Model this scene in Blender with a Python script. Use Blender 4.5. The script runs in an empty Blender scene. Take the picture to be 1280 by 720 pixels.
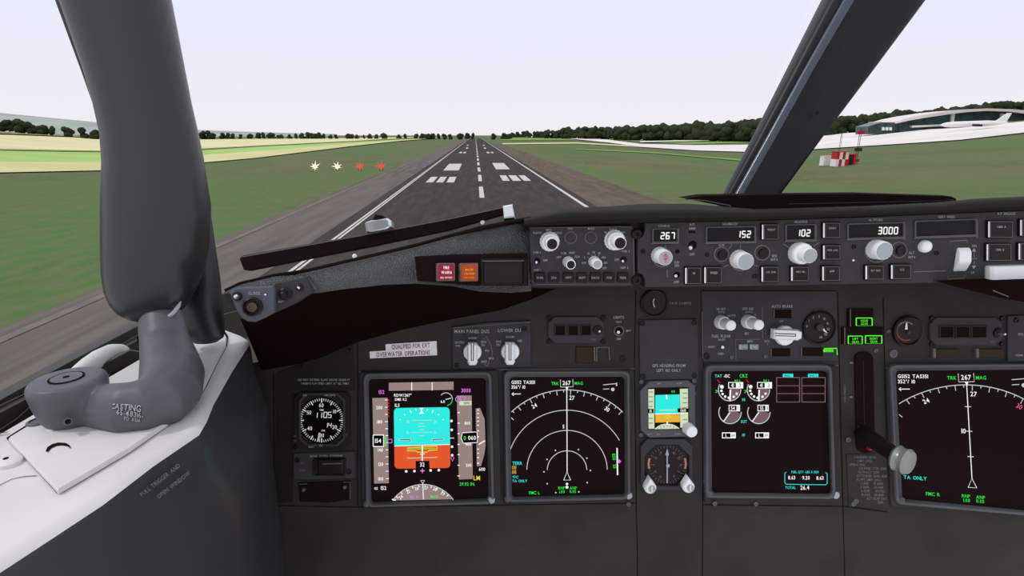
import bpy, math, random
from mathutils import Vector, Matrix
random.seed(7)
scene = bpy.context.scene
COL = scene.collection
# ------------------------------------------------------------------ camera
FOC = 700.0
TH = math.atan(192/FOC); PS = math.atan(46*math.cos(TH)/FOC)
FW = Vector((math.sin(PS)*math.cos(TH), math.cos(PS)*math.cos(TH), -math.sin(TH)))
RT = Vector((math.cos(PS), -math.sin(PS), 0)); UP = RT.cross(FW)
cam = bpy.data.cameras.new('camera'); cam.sensor_width = 36; cam.lens = 36*FOC/1280
cam.clip_start = .02; cam.clip_end = 20000
co = bpy.data.objects.new('camera', cam); COL.objects.link(co)
co.matrix_world = Matrix(((RT.x, UP.x, -FW.x, 0), (RT.y, UP.y, -FW.y, 0), (RT.z, UP.z, -FW.z, 0), (0, 0, 0, 1)))
scene.camera = co
def ray(x, y): return FW + RT*((x-640)/FOC) + UP*((360-y)/FOC)
def at(x, y, d): return ray(x, y)*d

# ------------------------------------------------------------------ surfaces of the cockpit
class Surf:
    def __init__(s, p, n): s.p = Vector(p); s.n = Vector(n).normalized(); s.u = Vector((0,0,1)).cross(s.n)*-1 if abs(s.n.z) < .9 else Vector((1,0,0))
    def hit(s, x, y, h=0.0):
        r = ray(x, y); t = (s.p + s.n*h).dot(s.n)/r.dot(s.n); return r*t
    def scale(s, x, y): return (s.hit(x+.5, y) - s.hit(x-.5, y)).length
def back(a, yaw=0): return Vector((math.sin(math.radians(yaw)), -math.cos(math.radians(a))*math.cos(math.radians(yaw)), math.sin(math.radians(a))))
def plane3(a, b, c):
    n = (b-a).cross(c-a).normalized(); return Surf(a, n if n.dot(a) < 0 else -n)
MCP = Surf(at(900, 315, .70), back(3)); MAIN = Surf(at(720, 500, .80), back(10))
CONS = Surf((0, 0, -.25), (0, 0, 1))
GND = -15.0

# ------------------------------------------------------------------ materials
def lin(c): return tuple(((v/255+.055)/1.055)**2.4 if v/255 > .04045 else v/255/12.92 for v in c)
MATS = {}
def mat(name, c, rough=.6, spec=.25, metal=0, emis=None, es=1.0, noise=0, nscale=60, bump=0, bscale=900, col2=None, gain=1.0):
    if name in MATS: return MATS[name]
    m = bpy.data.materials.new(name); m.use_nodes = True; nt = m.node_tree; b = nt.nodes['Principled BSDF']
    L = lin(c); L = tuple(min(.95, v*gain) for v in L)
    b.inputs['Base Color'].default_value = (*L, 1); b.inputs['Roughness'].default_value = rough
    b.inputs['Specular IOR Level'].default_value = spec; b.inputs['Metallic'].default_value = metal
    if emis:
        b.inputs['Emission Color'].default_value = (*lin(emis), 1); b.inputs['Emission Strength'].default_value = es
    if noise or bump:
        tc = nt.nodes.new('ShaderNodeTexCoord')
    if noise:
        n = nt.nodes.new('ShaderNodeTexNoise'); n.inputs['Scale'].default_value = nscale; n.inputs['Detail'].default_value = 4
        nt.links.new(tc.outputs['Object'], n.inputs['Vector'])
        r = nt.nodes.new('ShaderNodeValToRGB'); e = r.color_ramp.elements
        L2 = lin(col2) if col2 else tuple(v*(1-noise) for v in L)
        if col2: L2 = tuple(v*gain for v in L2)
        e[0].position = .35; e[1].position = .68; e[0].color = (*L2, 1); e[1].color = (*L, 1)
        nt.links.new(n.outputs['Fac'], r.inputs['Fac']); nt.links.new(r.outputs['Color'], b.inputs['Base Color'])
    if bump:
        v = nt.nodes.new('ShaderNodeTexNoise'); v.inputs['Scale'].default_value = bscale; v.inputs['Detail'].default_value = 2
        nt.links.new(tc.outputs['Object'], v.inputs['Vector'])
        bp = nt.nodes.new('ShaderNodeBump'); bp.inputs['Strength'].default_value = bump; bp.inputs['Distance'].default_value = .002
        nt.links.new(v.outputs['Fac'], bp.inputs['Height']); nt.links.new(bp.outputs['Normal'], b.inputs['Normal'])
    MATS[name] = m; return m
def glow(name, c, s=1.0):
    return mat(name, (4, 4, 4), .6, 0, emis=c, es=s)
G = 1.2
M = dict(
    glassd=mat('smoked display glass', (34, 30, 32), .5, .1, gain=1.1),
    panel=mat('panel paint', (52, 49, 47), .55, .12, noise=.25, nscale=14, gain=G),
    panel_dark=mat('dark panel paint', (40, 36, 36), .6, .1, noise=.25, nscale=14, gain=G),
    plate=mat('grey face plate', (60, 58, 59), .55, .12, noise=.15, nscale=30, gain=G),
    bezel=mat('grey bezel plastic', (74, 75, 76), .4, .3, gain=G),
    black=mat('matt black', (24, 15, 13), .8, .03, gain=1.6),
    blackp=mat('black plastic', (26, 18, 18), .35, .2, gain=1.4),
    shade=mat('black shadow sheet', (26, 15, 12), .95, 0, gain=1.1),  # flat black for the shadow sheets below the glareshield
    screen=mat('dark screen', (27, 17, 18), .9, 0, gain=1.5),
    edge=mat('pale plate edge', (100, 92, 90), .5, .2, gain=1.1),  # paler tone for thin edge lines and rims
    ink=mat('light grey lettering', (168, 168, 168), .7, .05, gain=1.0),
    inkdim=mat('dim grey lettering', (120, 116, 114), .7, .05, gain=1.0),
    knob=mat('white knob plastic', (232, 234, 232), .35, .4, gain=1.12),
    knobgrey=mat('grey knob cap', (150, 158, 158), .4, .4, gain=1.2),
    steel=mat('polished steel', (225, 225, 228), .22, .5, metal=.9),
    leather=mat('pebbled leather', (50, 51, 50), .33, .85, bump=1.0, bscale=700, gain=.95),
    lip=mat('rubber lip', (38, 35, 31), .7, .08, gain=.85),
    post=mat('grey padded cover', (46, 45, 46), .32, .5, gain=.8),
    frame=mat('dark frame paint', (44, 40, 36), .5, .3, gain=1.3),
    cpost=mat('blue grey post paint', (38, 37, 39), .38, .22, noise=.2, nscale=20, gain=.75), cpost2=mat('bluish highlight edge', (58, 66, 78), .24, .6),
    cast=mat('grey cast metal', (92, 91, 96), .45, .35, noise=.15, nscale=60, gain=1.0),
    console=mat('pale grey console paint', (212, 208, 203), .5, .2, noise=.12, nscale=9, gain=1.1),
    side=mat('dark grey side paint', (58, 57, 58), .4, .4, noise=.15, nscale=7, gain=1.0),
    orange=mat('amber lamp lens', (120, 45, 10), .4, .2, emis=(170, 72, 18), es=.55),
    red=mat('red lamp lens', (90, 8, 30), .4, .2, emis=(145, 20, 50), es=.7),
    sticker=mat('pink white sticker', (236, 205, 212), .6, .1, noise=.15, nscale=90, gain=1.6),
    stickerink=mat('red sticker ink', (150, 40, 66), .6, .1),
    pinkred=mat('red painted mark', (205, 95, 85), .6, .1, gain=1.2),
    brown=mat('brown lens', (46, 34, 22), .4, .1, gain=1.4),
    e_white=glow('lit white', (250, 252, 250), 1.05), e_grey=glow('lit grey', (150, 130, 126), 1), e_mag=glow('lit magenta', (225, 120, 245), 1),
    e_green=glow('lit green', (40, 235, 70), 1), e_cyan=glow('lit cyan', (45, 236, 228), 1), e_sky=glow('lit sky blue', (48, 236, 226), 1),
    e_ground=glow('lit horizon orange', (228, 88, 46), 1), e_amb=glow('lit amber', (230, 170, 60), 1), e_yel=glow('lit yellow', (225, 225, 60), 1),
    e_red=glow('lit red', (200, 30, 50), 1), e_line=glow('lit line white', (205, 205, 205), 1), e_dim=glow('lit dim mauve', (120, 95, 98), 1),
    e_pale=glow('lit pale green', (205, 222, 190), 1), e_gold=glow('lit gold', (232, 178, 58), 1), e_black=mat('screen black box', (18, 12, 14), .9, 0),
    e_lime=glow('lamp lime', (95, 250, 60), 1), e_pink=glow('lit pink', (240, 90, 130), 1),
)
# outdoor
def ground_mat(name, cols, scales, stretch=(1, 1, 1), rough=.95):
    m = bpy.data.materials.new(name); m.use_nodes = True; nt = m.node_tree; b = nt.nodes['Principled BSDF']
    b.inputs['Roughness'].default_value = rough; b.inputs['Specular IOR Level'].default_value = .03
    tc = nt.nodes.new('ShaderNodeTexCoord'); mp = nt.nodes.new('ShaderNodeMapping'); mp.inputs['Scale'].default_value = stretch
    nt.links.new(tc.outputs['Object'], mp.inputs['Vector'])
    prev = None
    for i, s in enumerate(scales):
        n = nt.nodes.new('ShaderNodeTexNoise'); n.inputs['Scale'].default_value = s; n.inputs['Detail'].default_value = 5
        nt.links.new(mp.outputs['Vector'], n.inputs['Vector'])
        r = nt.nodes.new('ShaderNodeMapRange'); r.inputs['From Min'].default_value = .38; r.inputs['From Max'].default_value = .64
        nt.links.new(n.outputs['Fac'], r.inputs['Value'])
        mx = nt.nodes.new('ShaderNodeMix'); mx.data_type = 'RGBA'
        nt.links.new(r.outputs['Result'], mx.inputs['Factor'])
        if prev is None: mx.inputs['A'].default_value = (*lin(cols[0]), 1)
        else: nt.links.new(prev, mx.inputs['A'])
        mx.inputs['B'].default_value = (*lin(cols[i+1]), 1); prev = mx.outputs['Result']
    nt.links.new(prev, b.inputs['Base Color']); return m
GM = dict(
    grass=ground_mat('mown grass', [(104, 107, 71), (88, 91, 59), (111, 112, 80), (82, 117, 65), (104, 112, 78)], [.02, .05, .013, .5], (1, .35, 1)),
    asphalt=ground_mat('runway asphalt', [(72, 65, 60), (80, 72, 66), (66, 60, 57)], [.05, .6], (1, .12, 1)),
    shoulder=ground_mat('worn shoulder asphalt', [(108, 99, 91), (97, 89, 82), (115, 107, 99)], [.08, .5], (1, .08, 1)),
    dirt=ground_mat('bare earth shoulder', [(104, 90, 78), (90, 82, 66), (110, 98, 86)], [.05, .4], (1, .2, 1)),
    paint=ground_mat('white runway paint', [(212, 208, 198), (190, 186, 176)], [1.5]),
    paleline=ground_mat('pale joint line', [(128, 118, 106), (116, 106, 96)], [.3]),
    concrete=ground_mat('pale concrete', [(236, 228, 222), (222, 214, 206)], [.02]),
    pale=ground_mat('ripe crop', [(226, 216, 168), (210, 204, 150)], [.008]),
    greenf=ground_mat('young crop', [(158, 192, 108), (176, 200, 122)], [.01]),
    tan=ground_mat('stubble', [(214, 204, 150), (200, 196, 138)], [.01]),
    stripe=ground_mat('ploughed field', [(136, 122, 92), (150, 150, 104)], [.01]),
    lightgrass=ground_mat('light green meadow', [(136, 160, 88), (120, 146, 78)], [.01]),
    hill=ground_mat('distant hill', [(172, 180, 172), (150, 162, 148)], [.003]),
    leaf=ground_mat('dark foliage', [(50, 62, 42), (38, 48, 34), (66, 72, 48)], [.2, .8]),
    bark=ground_mat('bark', [(52, 42, 34), (40, 34, 28)], [.5]),
    roofw=mat('pale roof sheet', (232, 216, 214), .5, .2), facade=mat('teal tinted glazing', (62, 96, 96), .3, .3, noise=.5, nscale=.12, col2=(38, 48, 50)),
    wht=mat('white paint', (235, 233, 230), .4, .3), redp=mat('red paint', (190, 40, 50), .5, .2), darkp=mat('dark painted steel', (52, 44, 44), .6, .2),
    papiw=glow('lit approach lamp white', (255, 250, 215), 1.1), papir=glow('lit approach lamp red', (235, 88, 66), 1.0),
)

# ------------------------------------------------------------------ mesh builder
class MB:
    def __init__(s): s.v = []; s.f = []; s.m = []; s.mats = []; s.sub = []
    def mi(s, m):
        if m not in s.mats: s.mats.append(m)
        return s.mats.index(m)
    def add(s, vs, fs, m):
        k = len(s.v); s.v += [Vector(a) for a in vs]; i = s.mi(m)
        for f in fs: s.f.append(tuple(k+a for a in f)); s.m.append(i)
    def build(s, name, parent=None, smooth=True, origin=None, angle=38, **props):
        for k_ in s.sub:
            if parent is not None: k_.build('screw_head', parent)
            else: s.add(k_.v, k_.f, k_.mats[0])
        if not s.v: return None
        root = parent
        while root is not None and root.parent: root = root.parent
        o0 = Vector(root.location) if root is not None else (Vector(origin) if origin is not None else sum(s.v, Vector())/len(s.v))
        me = bpy.data.meshes.new(name); me.from_pydata([tuple(a-o0) for a in s.v], [], s.f)
        for m in s.mats: me.materials.append(m)
        me.polygons.foreach_set('material_index', s.m); me.validate(clean_customdata=False)
        me.update()
        if smooth:
            me.polygons.foreach_set('use_smooth', [True]*len(me.polygons)); me.set_sharp_from_angle(angle=math.radians(angle))
        o = bpy.data.objects.new(name, me); COL.objects.link(o)
        if parent is not None: o.parent = parent
        else: o.location = o0
        for k, val in props.items(): o[k] = val
        return o
def thing(name, label, cat, loc, group=None):
    o = bpy.data.objects.new(name, None); COL.objects.link(o); o.location = loc; o.empty_display_size = .01
    o['label'] = label; o['category'] = cat
    if group: o['group'] = group
    return o
def orient(fs, flip): return [tuple(reversed(f)) for f in fs] if flip else fs
def area2(p): return sum(p[i][0]*p[(i+1) % len(p)][1]-p[(i+1) % len(p)][0]*p[i][1] for i in range(len(p)))
def rr(x0, y0, x1, y1, r=0, n=4, skew=0, quad=None):
    """rounded rectangle outline in pixel measure, clockwise on the picture"""
    pts = []
    if r <= 0: pts = [(x0, y0), (x1, y0), (x1, y1), (x0, y1)]
    else:
        for cx, cy, a in ((x1-r, y0+r, -90), (x1-r, y1-r, 0), (x0+r, y1-r, 90), (x0+r, y0+r, 180)):
            for i in range(n+1):
                t = math.radians(a+90*i/n); pts.append((cx+r*math.cos(t), cy+r*math.sin(t)))
    if skew: pts = [(x, y+skew*(x-x0)) for x, y in pts]
    return pts
def octa(x0, y0, x1, y1, c): return [(x0+c, y0), (x1-c, y0), (x1, y0+c), (x1, y1-c), (x1-c, y1), (x0+c, y1), (x0, y1-c), (x0, y0+c)]
def circ(x, y, r, n=24, ry=None): return [(x+r*math.cos(2*math.pi*i/n), y+(ry or r)*math.sin(2*math.pi*i/n)) for i in range(n)]
def prism(mb, pts, S, h0, h1, m, bev=0):
    """solid plate: outline PTS as it is seen, from height h0 to h1 above surface S"""
    if area2(pts) > 0: pts = pts[::-1]            # front faces the eye
    n = len(pts); top = [S.hit(x, y, h1) for x, y in pts]
    nrm = S.n; c = sum(top, Vector())/n
    low = [p - nrm*(h1-h0) for p in top]
    if bev:
        mid = [p - nrm*bev for p in top]; tin = []
        for p in top:
            d = p-c; L = d.length; tin.append(c + d*((L-bev)/L if L > bev else .5))
        rings = [low, mid, tin]
    else: rings = [low, top]
    vs = [p for r in rings for p in r]; fs = []
    for k in range(len(rings)-1):
        for i in range(n):
            j = (i+1) % n; fs.append((k*n+i, k*n+j, (k+1)*n+j, (k+1)*n+i))
    fs.append(tuple((len(rings)-1)*n+i for i in range(n)))
    fs.append(tuple(reversed(range(n))))
    mb.add(vs, fs, m)
def flat(mb, pts, S, h, m):
    if area2(pts) > 0: pts = pts[::-1]
    mb.add([S.hit(x, y, h) for x, y in pts], [tuple(range(len(pts)))], m)
def frame(mb, outer, inner, S, h0, h1, m, hin=None, chamf=.0015, base=None):
    n = len(outer)
    if area2(outer) > 0:
        outer = outer[::-1]; inner = inner[::-1]; base = base[::-1] if base else None
    O = [S.hit(x, y, h1) for x, y in outer]; I = [S.hit(x, y, h1) for x, y in inner]; nrm = S.n
    O0 = [p-nrm*(h1-h0) for p in O]; hi = h0 if hin is None else hin
    O1 = [p-nrm*chamf for p in O]; I0 = [p-nrm*(h1-hi) for p in I]
    if base: I0 = [S.hit(x, y, hi) for x, y in base]
    c = sum(O, Vector())/n
    OT = [c+(p-c)*(1-chamf/(p-c).length) for p in O]; IT = [c+(p-c)*(1+chamf/(p-c).length) for p in I]; I1 = [p-nrm*chamf for p in I]
    R = [O0, O1, OT, IT, I1, I0]; vs = [p for r in R for p in r]; fs = []
    for k in range(5):
        for i in range(n):
            j = (i+1) % n; fs.append((k*n+i, k*n+j, (k+1)*n+j, (k+1)*n+i))
    mb.add(vs, fs, m)
def line(mb, pts, w, S, h, m, closed=False):
    P = [S.hit(x, y, h) for x, y in pts]; n = len(P); sc = S.scale(*pts[0])*w/2; vs = []
    for i in range(n):
        a = P[i-1] if (i or closed) else P[i]; b = P[(i+1) % n] if (i < n-1 or closed) else P[i]
        d = (b-a).normalized() if (b-a).length > 1e-9 else Vector((1, 0, 0)); s = S.n.cross(d)*sc; vs += [P[i]-s, P[i]+s]
    q = n if closed else n-1
    fs = []
    for i in range(q):
        j = (i+1) % n; fs.append((2*i, 2*j, 2*j+1, 2*i+1))
    mb.add(vs, fs, m)
def lathe(mb, S, x, y, prof, m, seg=28, mod=0, nm=0, axis=None, base=None):
    """prof: (radius in px, height in m); axis along the surface normal"""
    c = S.hit(x, y) if base is None else base; sc = S.scale(x, y); n = S.n if axis is None else axis
    u = n.orthogonal().normalized(); w = n.cross(u); vs = []; fs = []
    for r, h in prof:
        for i in range(seg):
            a = 2*math.pi*i/seg; q = r*sc*(1+(mod*math.cos(nm*a) if r > 0 else 0)); vs.append(c+n*h+u*(q*math.cos(a))+w*(q*math.sin(a)))
    k = len(prof)
    for j in range(k-1):
        for i in range(seg):
            i2 = (i+1) % seg; fs.append((j*seg+i, j*seg+i2, (j+1)*seg+i2, (j+1)*seg+i))
    fs.append(tuple((k-1)*seg+i for i in range(seg)))
    mb.add(vs, fs, m)
def screw(mb, S, x, y, r, h, m=None):
    m = m or M['blackp']; b_ = MB(); mb.sub.append(b_)
    lathe(b_, S, x, y, [(r, h), (r, h+.0012), (r*.8, h+.0018), (r*.45, h+.0016), (r*.35, h+.0008)], m, 12)
def screws(par, S, pts, r, h, m=None):
    for x, y in pts:
        q = MB(); screw(q, S, x, y, r, h, m); q.build('screw_head', par)
def arc(cx, cy, r, a0, a1, n=24, ry=None):
    """angles in degrees, clockwise from straight up"""
    return [(cx+r*math.sin(math.radians(a0+(a1-a0)*i/n)), cy-(ry or r)*math.cos(math.radians(a0+(a1-a0)*i/n))) for i in range(n+1)]
# ------------------------------------------------------------------ lettering
CH = {}
def load_glyphs():
    s = "ABCDEFGHIJKLMNOPQRSTUVWXYZ0123456789.,:-/'°()"
    obs = []
    for ch in s:
        cu = bpy.data.curves.new('g', 'FONT'); cu.body = ch; cu.size = 1; cu.resolution_u = 2; cu.offset = .012
        o = bpy.data.objects.new('g', cu); COL.objects.link(o); obs.append((ch, o))
    bpy.context.view_layer.update(); dg = bpy.context.evaluated_depsgraph_get()
    for ch, o in obs:
        me = bpy.data.meshes.new_from_object(o.evaluated_get(dg))
        CH[ch] = ([(v.co.x, v.co.y) for v in me.vertices], [tuple(p.vertices) for p in me.polygons]); bpy.data.meshes.remove(me)
    for ch, o in obs:
        cu = o.data; bpy.data.objects.remove(o); bpy.data.curves.remove(cu)
load_glyphs()
CAP = max(p[1] for p in CH['H'][0])
def txt(mb, s, cx, cy, hpx, S, m, h=.0006, rot=0, sx=.85, mp=None, align='c'):
    k = hpx/CAP; x = 0; V = []; Fs = []
    for ch in s:
        if ch == ' ': x += .42; continue
        vs, fs = CH[ch]; x0 = min(a for a, b in vs); x1 = max(a for a, b in vs); o = len(V)
        V += [(x+a-x0, b) for a, b in vs]; Fs += [tuple(o+i for i in f) for f in fs]; x += x1-x0+.1
    W = x-.1; c, s_ = math.cos(math.radians(rot)), math.sin(math.radians(rot)); P = []
    off = {'c': W/2, 'l': 0, 'r': W}[align]
    for a, b in V:
        X = (a-off)*k*sx; Y = -(b-CAP/2)*k; X, Y = X*c-Y*s_, X*s_+Y*c; X += cx; Y += cy
        if mp: X, Y = mp(X, Y)
        P.append(S.hit(X, Y, h))
    if Fs:
        f = Fs[0]; nn = (P[f[1]]-P[f[0]]).cross(P[f[2]]-P[f[1]])
        mb.add(P, orient(Fs, nn.dot(S.n) < 0), m)
SEG = {'0': 'abcdef', '1': 'bc', '2': 'abged', '3': 'abgcd', '4': 'fgbc', '5': 'afgcd', '6': 'afgedc', '7': 'abc', '8': 'abcdefg', '9': 'abcdfg'}
def seg7(mb, s, xr, cy, w, h, S, m, t=1.5, hh=.001, gap=1.6, slant=.08):
    """seven bar digits, right edge at xr"""
    x = xr - len(s)*w-(len(s)-1)*gap
    for ch in s:
        L = {'a': (0, 0, w, 0), 'g': (0, h/2, w, h/2), 'd': (0, h, w, h), 'f': (0, 0, 0, h/2), 'e': (0, h/2, 0, h), 'b': (w, 0, w, h/2), 'c': (w, h/2, w, h)}
        for sg in SEG[ch]:
            a, b, c, d = L[sg]; sh = lambda yy: (h/2-yy)*slant
            line(mb, [(x+a+sh(b), cy-h/2+b), (x+c+sh(d), cy-h/2+d)], t, S, hh, m)
        x += w+gap
# ------------------------------------------------------------------ common controls
def P_(S, x, y): return S.hit(x, y)
def toggle(parent, S, x, y, r=5, dx=-3, dy=3, label=None, ring=True):
    mb = MB()
    if ring: lathe(mb, S, x, y, [(r*1.25, 0), (r*1.25, .0012), (r, .0016), (r*.85, .0006), (r*.4, .0005)], M['edge'], 20)
    lathe(mb, S, x, y, [(r*.85, .0007), (r*.83, .0022), (r*.3, .0024)], M['black'], 16)
    c = S.hit(x, y, 0); tip = S.hit(x+dx, y+dy, .011); ax = (tip-c)
    L = ax.length; ax.normalize()
    lathe(mb, S, x, y, [(r*.2, 0), (r*.2, L*.5), (r*.36, L*.85), (r*.36, L*.97), (r*.15, L)], M['steel'], 12, axis=ax)
    o = mb.build('toggle_switch', parent)
    return o
def legend_button(parent, S, x0, y0, x1, y1, text, th=2.6, bar=True, face='blackp', hgt=.004, name='push_button', lit=None):
    mb = MB(); prism(mb, rr(x0, y0, x1, y1, 1), S, 0, hgt, M[face], .0008)
    q = MB()
    frame(q, rr(x0+3, y0+1.2, x1-.8, y1-1.2, 1), rr(x0+3.7, y0+1.9, x1-1.5, y1-1.9, .8), S, hgt, hgt+.0003, M['edge'], chamf=.0001)
    if text: txt(q, text, (x0+x1)/2+1, y0+(y1-y0)*.36, th, S, M['ink'], hgt+.0004)
    o = mb.build(name, parent)
    q.build('legend', o)
    if bar:
        b = MB(); prism(b, rr(x0+.6, y0+1.5, x0+2.2, y1-1.5), S, hgt, hgt+.0006, M['knob'])
        b.build('light_bar', o)
    return o
def blank_ring(mb, S, x, y, r, m='edge'):
    frame(mb, circ(x, y, r), circ(x, y, r-1.1), S, 0, .0006, M[m], chamf=.0001)

# ================================================================== OUTSIDE
def sp(x, w): return math.log(1+math.exp(min(60, x/w)))*w
def terr(x, y):
    if y < 5: return GND
    r = sp(x-.5*y-10, 10)*.105; l = sp(-x-.6*y-30, 20)*.12
    r *= min(1, max(0, (x-60)/60)); l *= min(1, max(0, (-x-60)/100))
    d = math.hypot(x, y)
    if d > 1500: k = 1500/d; r *= k; l *= k
    e = (sp(-10, 10)*.105)*0
    return GND + max(0, r-.3) + max(0, l-.5) + e
def gh(px, py, off=0):
    """point where the sight line meets the terrain"""
    r = ray(px, py); t0 = 5; t = 5
    while t < 9000:
        p = r*t
        if p.z < terr(p.x, p.y): break
        t0 = t; t *= 1.03
    for _ in range(24):
        q = (t0+t)/2; p = r*q
        if p.z < terr(p.x, p.y): t = q
        else: t0 = q
    p = r*t; return Vector((p.x, p.y, terr(p.x, p.y)+off))
gb = MB(); NA, ND = 150, 120; vs = []; fs = []
for i in range(ND):
    d = 1.5*(9000/1.5)**(i/(ND-1))
    for j in range(NA):
        a = math.radians(-75+150*j/(NA-1)); x = d*math.sin(a); y = d*math.cos(a); vs.append((x, y, terr(x, y)))
for i in range(ND-1):
    for j in range(NA-1):
        k = i*NA+j; fs.append((k, k+1, k+NA+1, k+NA))
gb.add(vs, [tuple(reversed(f)) for f in fs], GM['grass']); gb.build('ground', origin=(0, 0, GND), kind='structure')
def rect(mb, x0, x1, y0, y1, z, m): mb.add([(x0, y0, z), (x1, y0, z), (x1, y1, z), (x0, y1, z)], [(0, 1, 2, 3)], m)
def surface(name, *rects, m, z):
    mb = MB()
    for r in rects: rect(mb, *r, z, GM[m])
    mb.build(name, origin=(0, 0, z), smooth=False, kind='structure')
CX = 1.4; XL, XR = CX-22.6, CX+22.6
surface('runway_shoulder_left', (XL-17, XL-1.5, 2, 2350), m='shoulder', z=GND+.04)
surface('runway_shoulder_right', (XR+1, XR+19, 2, 900), m='dirt', z=GND+.04)
surface('runway', (XL-2.5, XR+1.8, 2, 2350), m='asphalt', z=GND+.08)
surface('shoulder_joint_line', (XL-15.2, XL-14.2, 2, 1200), m='paleline', z=GND+.09)
mk = MB()
for a, b in ((XL-.1, XL+.35), (XL+.6, XL+1.0), (XR-1.0, XR-.1)): rect(mk, a, b, 2, 2300, GND+.13, GM['paint'])
y = 137.5
while y < 2100:
    rect(mk, CX-.6, CX+.6, y, y+30, GND+.13, GM['paint']); y += 50
def marks(pxl):
    for x0, x1, ya, yb in pxl:
        a = gh(x0, yb); b = gh(x1, yb); Y0 = a.y; Y1 = gh((x0+x1)/2, ya).y
        rect(mk, a.x, b.x, Y0, Y1, GND+.13, GM['paint'])
marks([(532, 541, 221.5, 228.5), (545, 554, 221.5, 228.5), (558, 567.5, 221.5, 228.5), (628.5, 637.5, 219.5, 226.5), (641, 651.5, 219.5, 226.5), (655, 664, 219.5, 226.5),
       (554, 573.5, 205, 213.5), (620, 637.5, 204, 212), (573.5, 577, 190, 191.7), (578.8, 582, 190, 191.7), (609, 612.5, 190, 191.7), (614.5, 617.5, 190, 191.7),
       (582, 585, 184.6, 186), (605.5, 608, 184.6, 186), (583.5, 585.5, 181.3, 182.3), (604, 606, 181.3, 182.3)])
mk.build('runway_marking', origin=(0, 0, GND), smooth=False, kind='structure')
def drape(name, top, bot, m, k=.0012, rows=5):
    """a field or pavement lying on the terrain between two lines"""
    mb = MB(); xs = []
    x = top[0][0]
    while x < top[-1][0]: xs.append(x); x += 8
    xs.append(top[-1][0])
    def ev(L, x):
        for (a, b), (c, d) in zip(L, L[1:]):
            if x <= c: return b+(d-b)*(x-a)/(c-a)
        return L[-1][1]
    vs = []
    for x in xs:
        for r in range(rows+1):
            p = gh(x, ev(top, x)+(ev(bot, x)-ev(top, x))*r/rows); p.z += .1+p.length*k; vs.append(p*1.0)
    fs = []
    for i in range(len(xs)-1):
        for r in range(rows):
            q = i*(rows+1)+r; fs.append((q, q+1, q+rows+2, q+rows+1))
    mb.add(vs, fs, GM[m]); mb.build(name, smooth=False, kind='structure')
X8 = [-60, 0, 135, 245, 320, 440, 500, 560]
b0 = [168, 169.5, 174.5, 175.5, 174.5, 173.5, 172.5, 171.5]; b1 = [187, 189, 191, 188.5, 184.5, 178.5, 175, 172]
b2 = [203, 203.5, 204, 195.5, 190, 180.5, 176, 172.2]; b3 = [217, 217, 214, 205, 198.5, 183.5, 177, 172.5]
Z = lambda b, o=0: [(x, y+o) for x, y in zip(X8, b)]
drape('field_ripe_crop', Z(b0), Z(b1), 'pale'); drape('field_young_crop', Z(b1), Z(b2), 'greenf'); drape('field_stubble', Z(b2), Z(b3), 'tan')
drape('field_boundary', Z(b1, -.8), Z(b1, .8)[:4]+[(320, 184.6), (560, 172)], 'stripe', k=.002, rows=1)
drape('field_ploughed', [(-60, 160), (0, 162), (135, 170)], [(-60, 166), (0, 168), (135, 173.5)], 'stripe')
drape('taxiway', [(640, 170.6), (700, 171.3), (760, 175.5), (800, 180.8), (870, 182.4), (940, 181.8), (1010, 172), (1040, 168), (1100, 165.5), (1200, 161), (1280, 153), (1340, 147)],
      [(640, 171.8), (700, 173), (760, 179), (800, 184.5), (870, 189), (940, 191), (1020, 187.3), (1100, 182.5), (1200, 176), (1280, 167), (1340, 160)], 'concrete')
drape('meadow', [(625, 170.4), (700, 170.6), (860, 169.3), (1000, 166)], [(625, 176), (760, 175), (860, 181), (1000, 177)], 'lightgrass', k=.0006)
drape('service_road', [(800, 178), (940, 174.4)], [(800, 179.2), (940, 176)], 'concrete', k=.0018, rows=1)
drape('track', [(628, 179.6), (720, 178.6), (800, 183)], [(628, 181), (720, 180), (800, 184.4)], 'pale', k=.0008, rows=1)
drape('grass_track', [(720, 186.5), (815, 190.6), (930, 200)], [(720, 187.5), (815, 192), (930, 202)], 'lightgrass', k=.0007, rows=1)
# distant hills
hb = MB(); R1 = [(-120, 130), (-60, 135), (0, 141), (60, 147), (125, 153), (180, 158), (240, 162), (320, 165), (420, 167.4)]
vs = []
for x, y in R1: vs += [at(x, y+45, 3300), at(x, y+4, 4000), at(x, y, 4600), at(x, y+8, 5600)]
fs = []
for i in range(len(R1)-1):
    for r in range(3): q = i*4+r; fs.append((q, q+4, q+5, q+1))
hb.add(vs, fs, GM['hill']); hb.build('hill', kind='structure')
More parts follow.
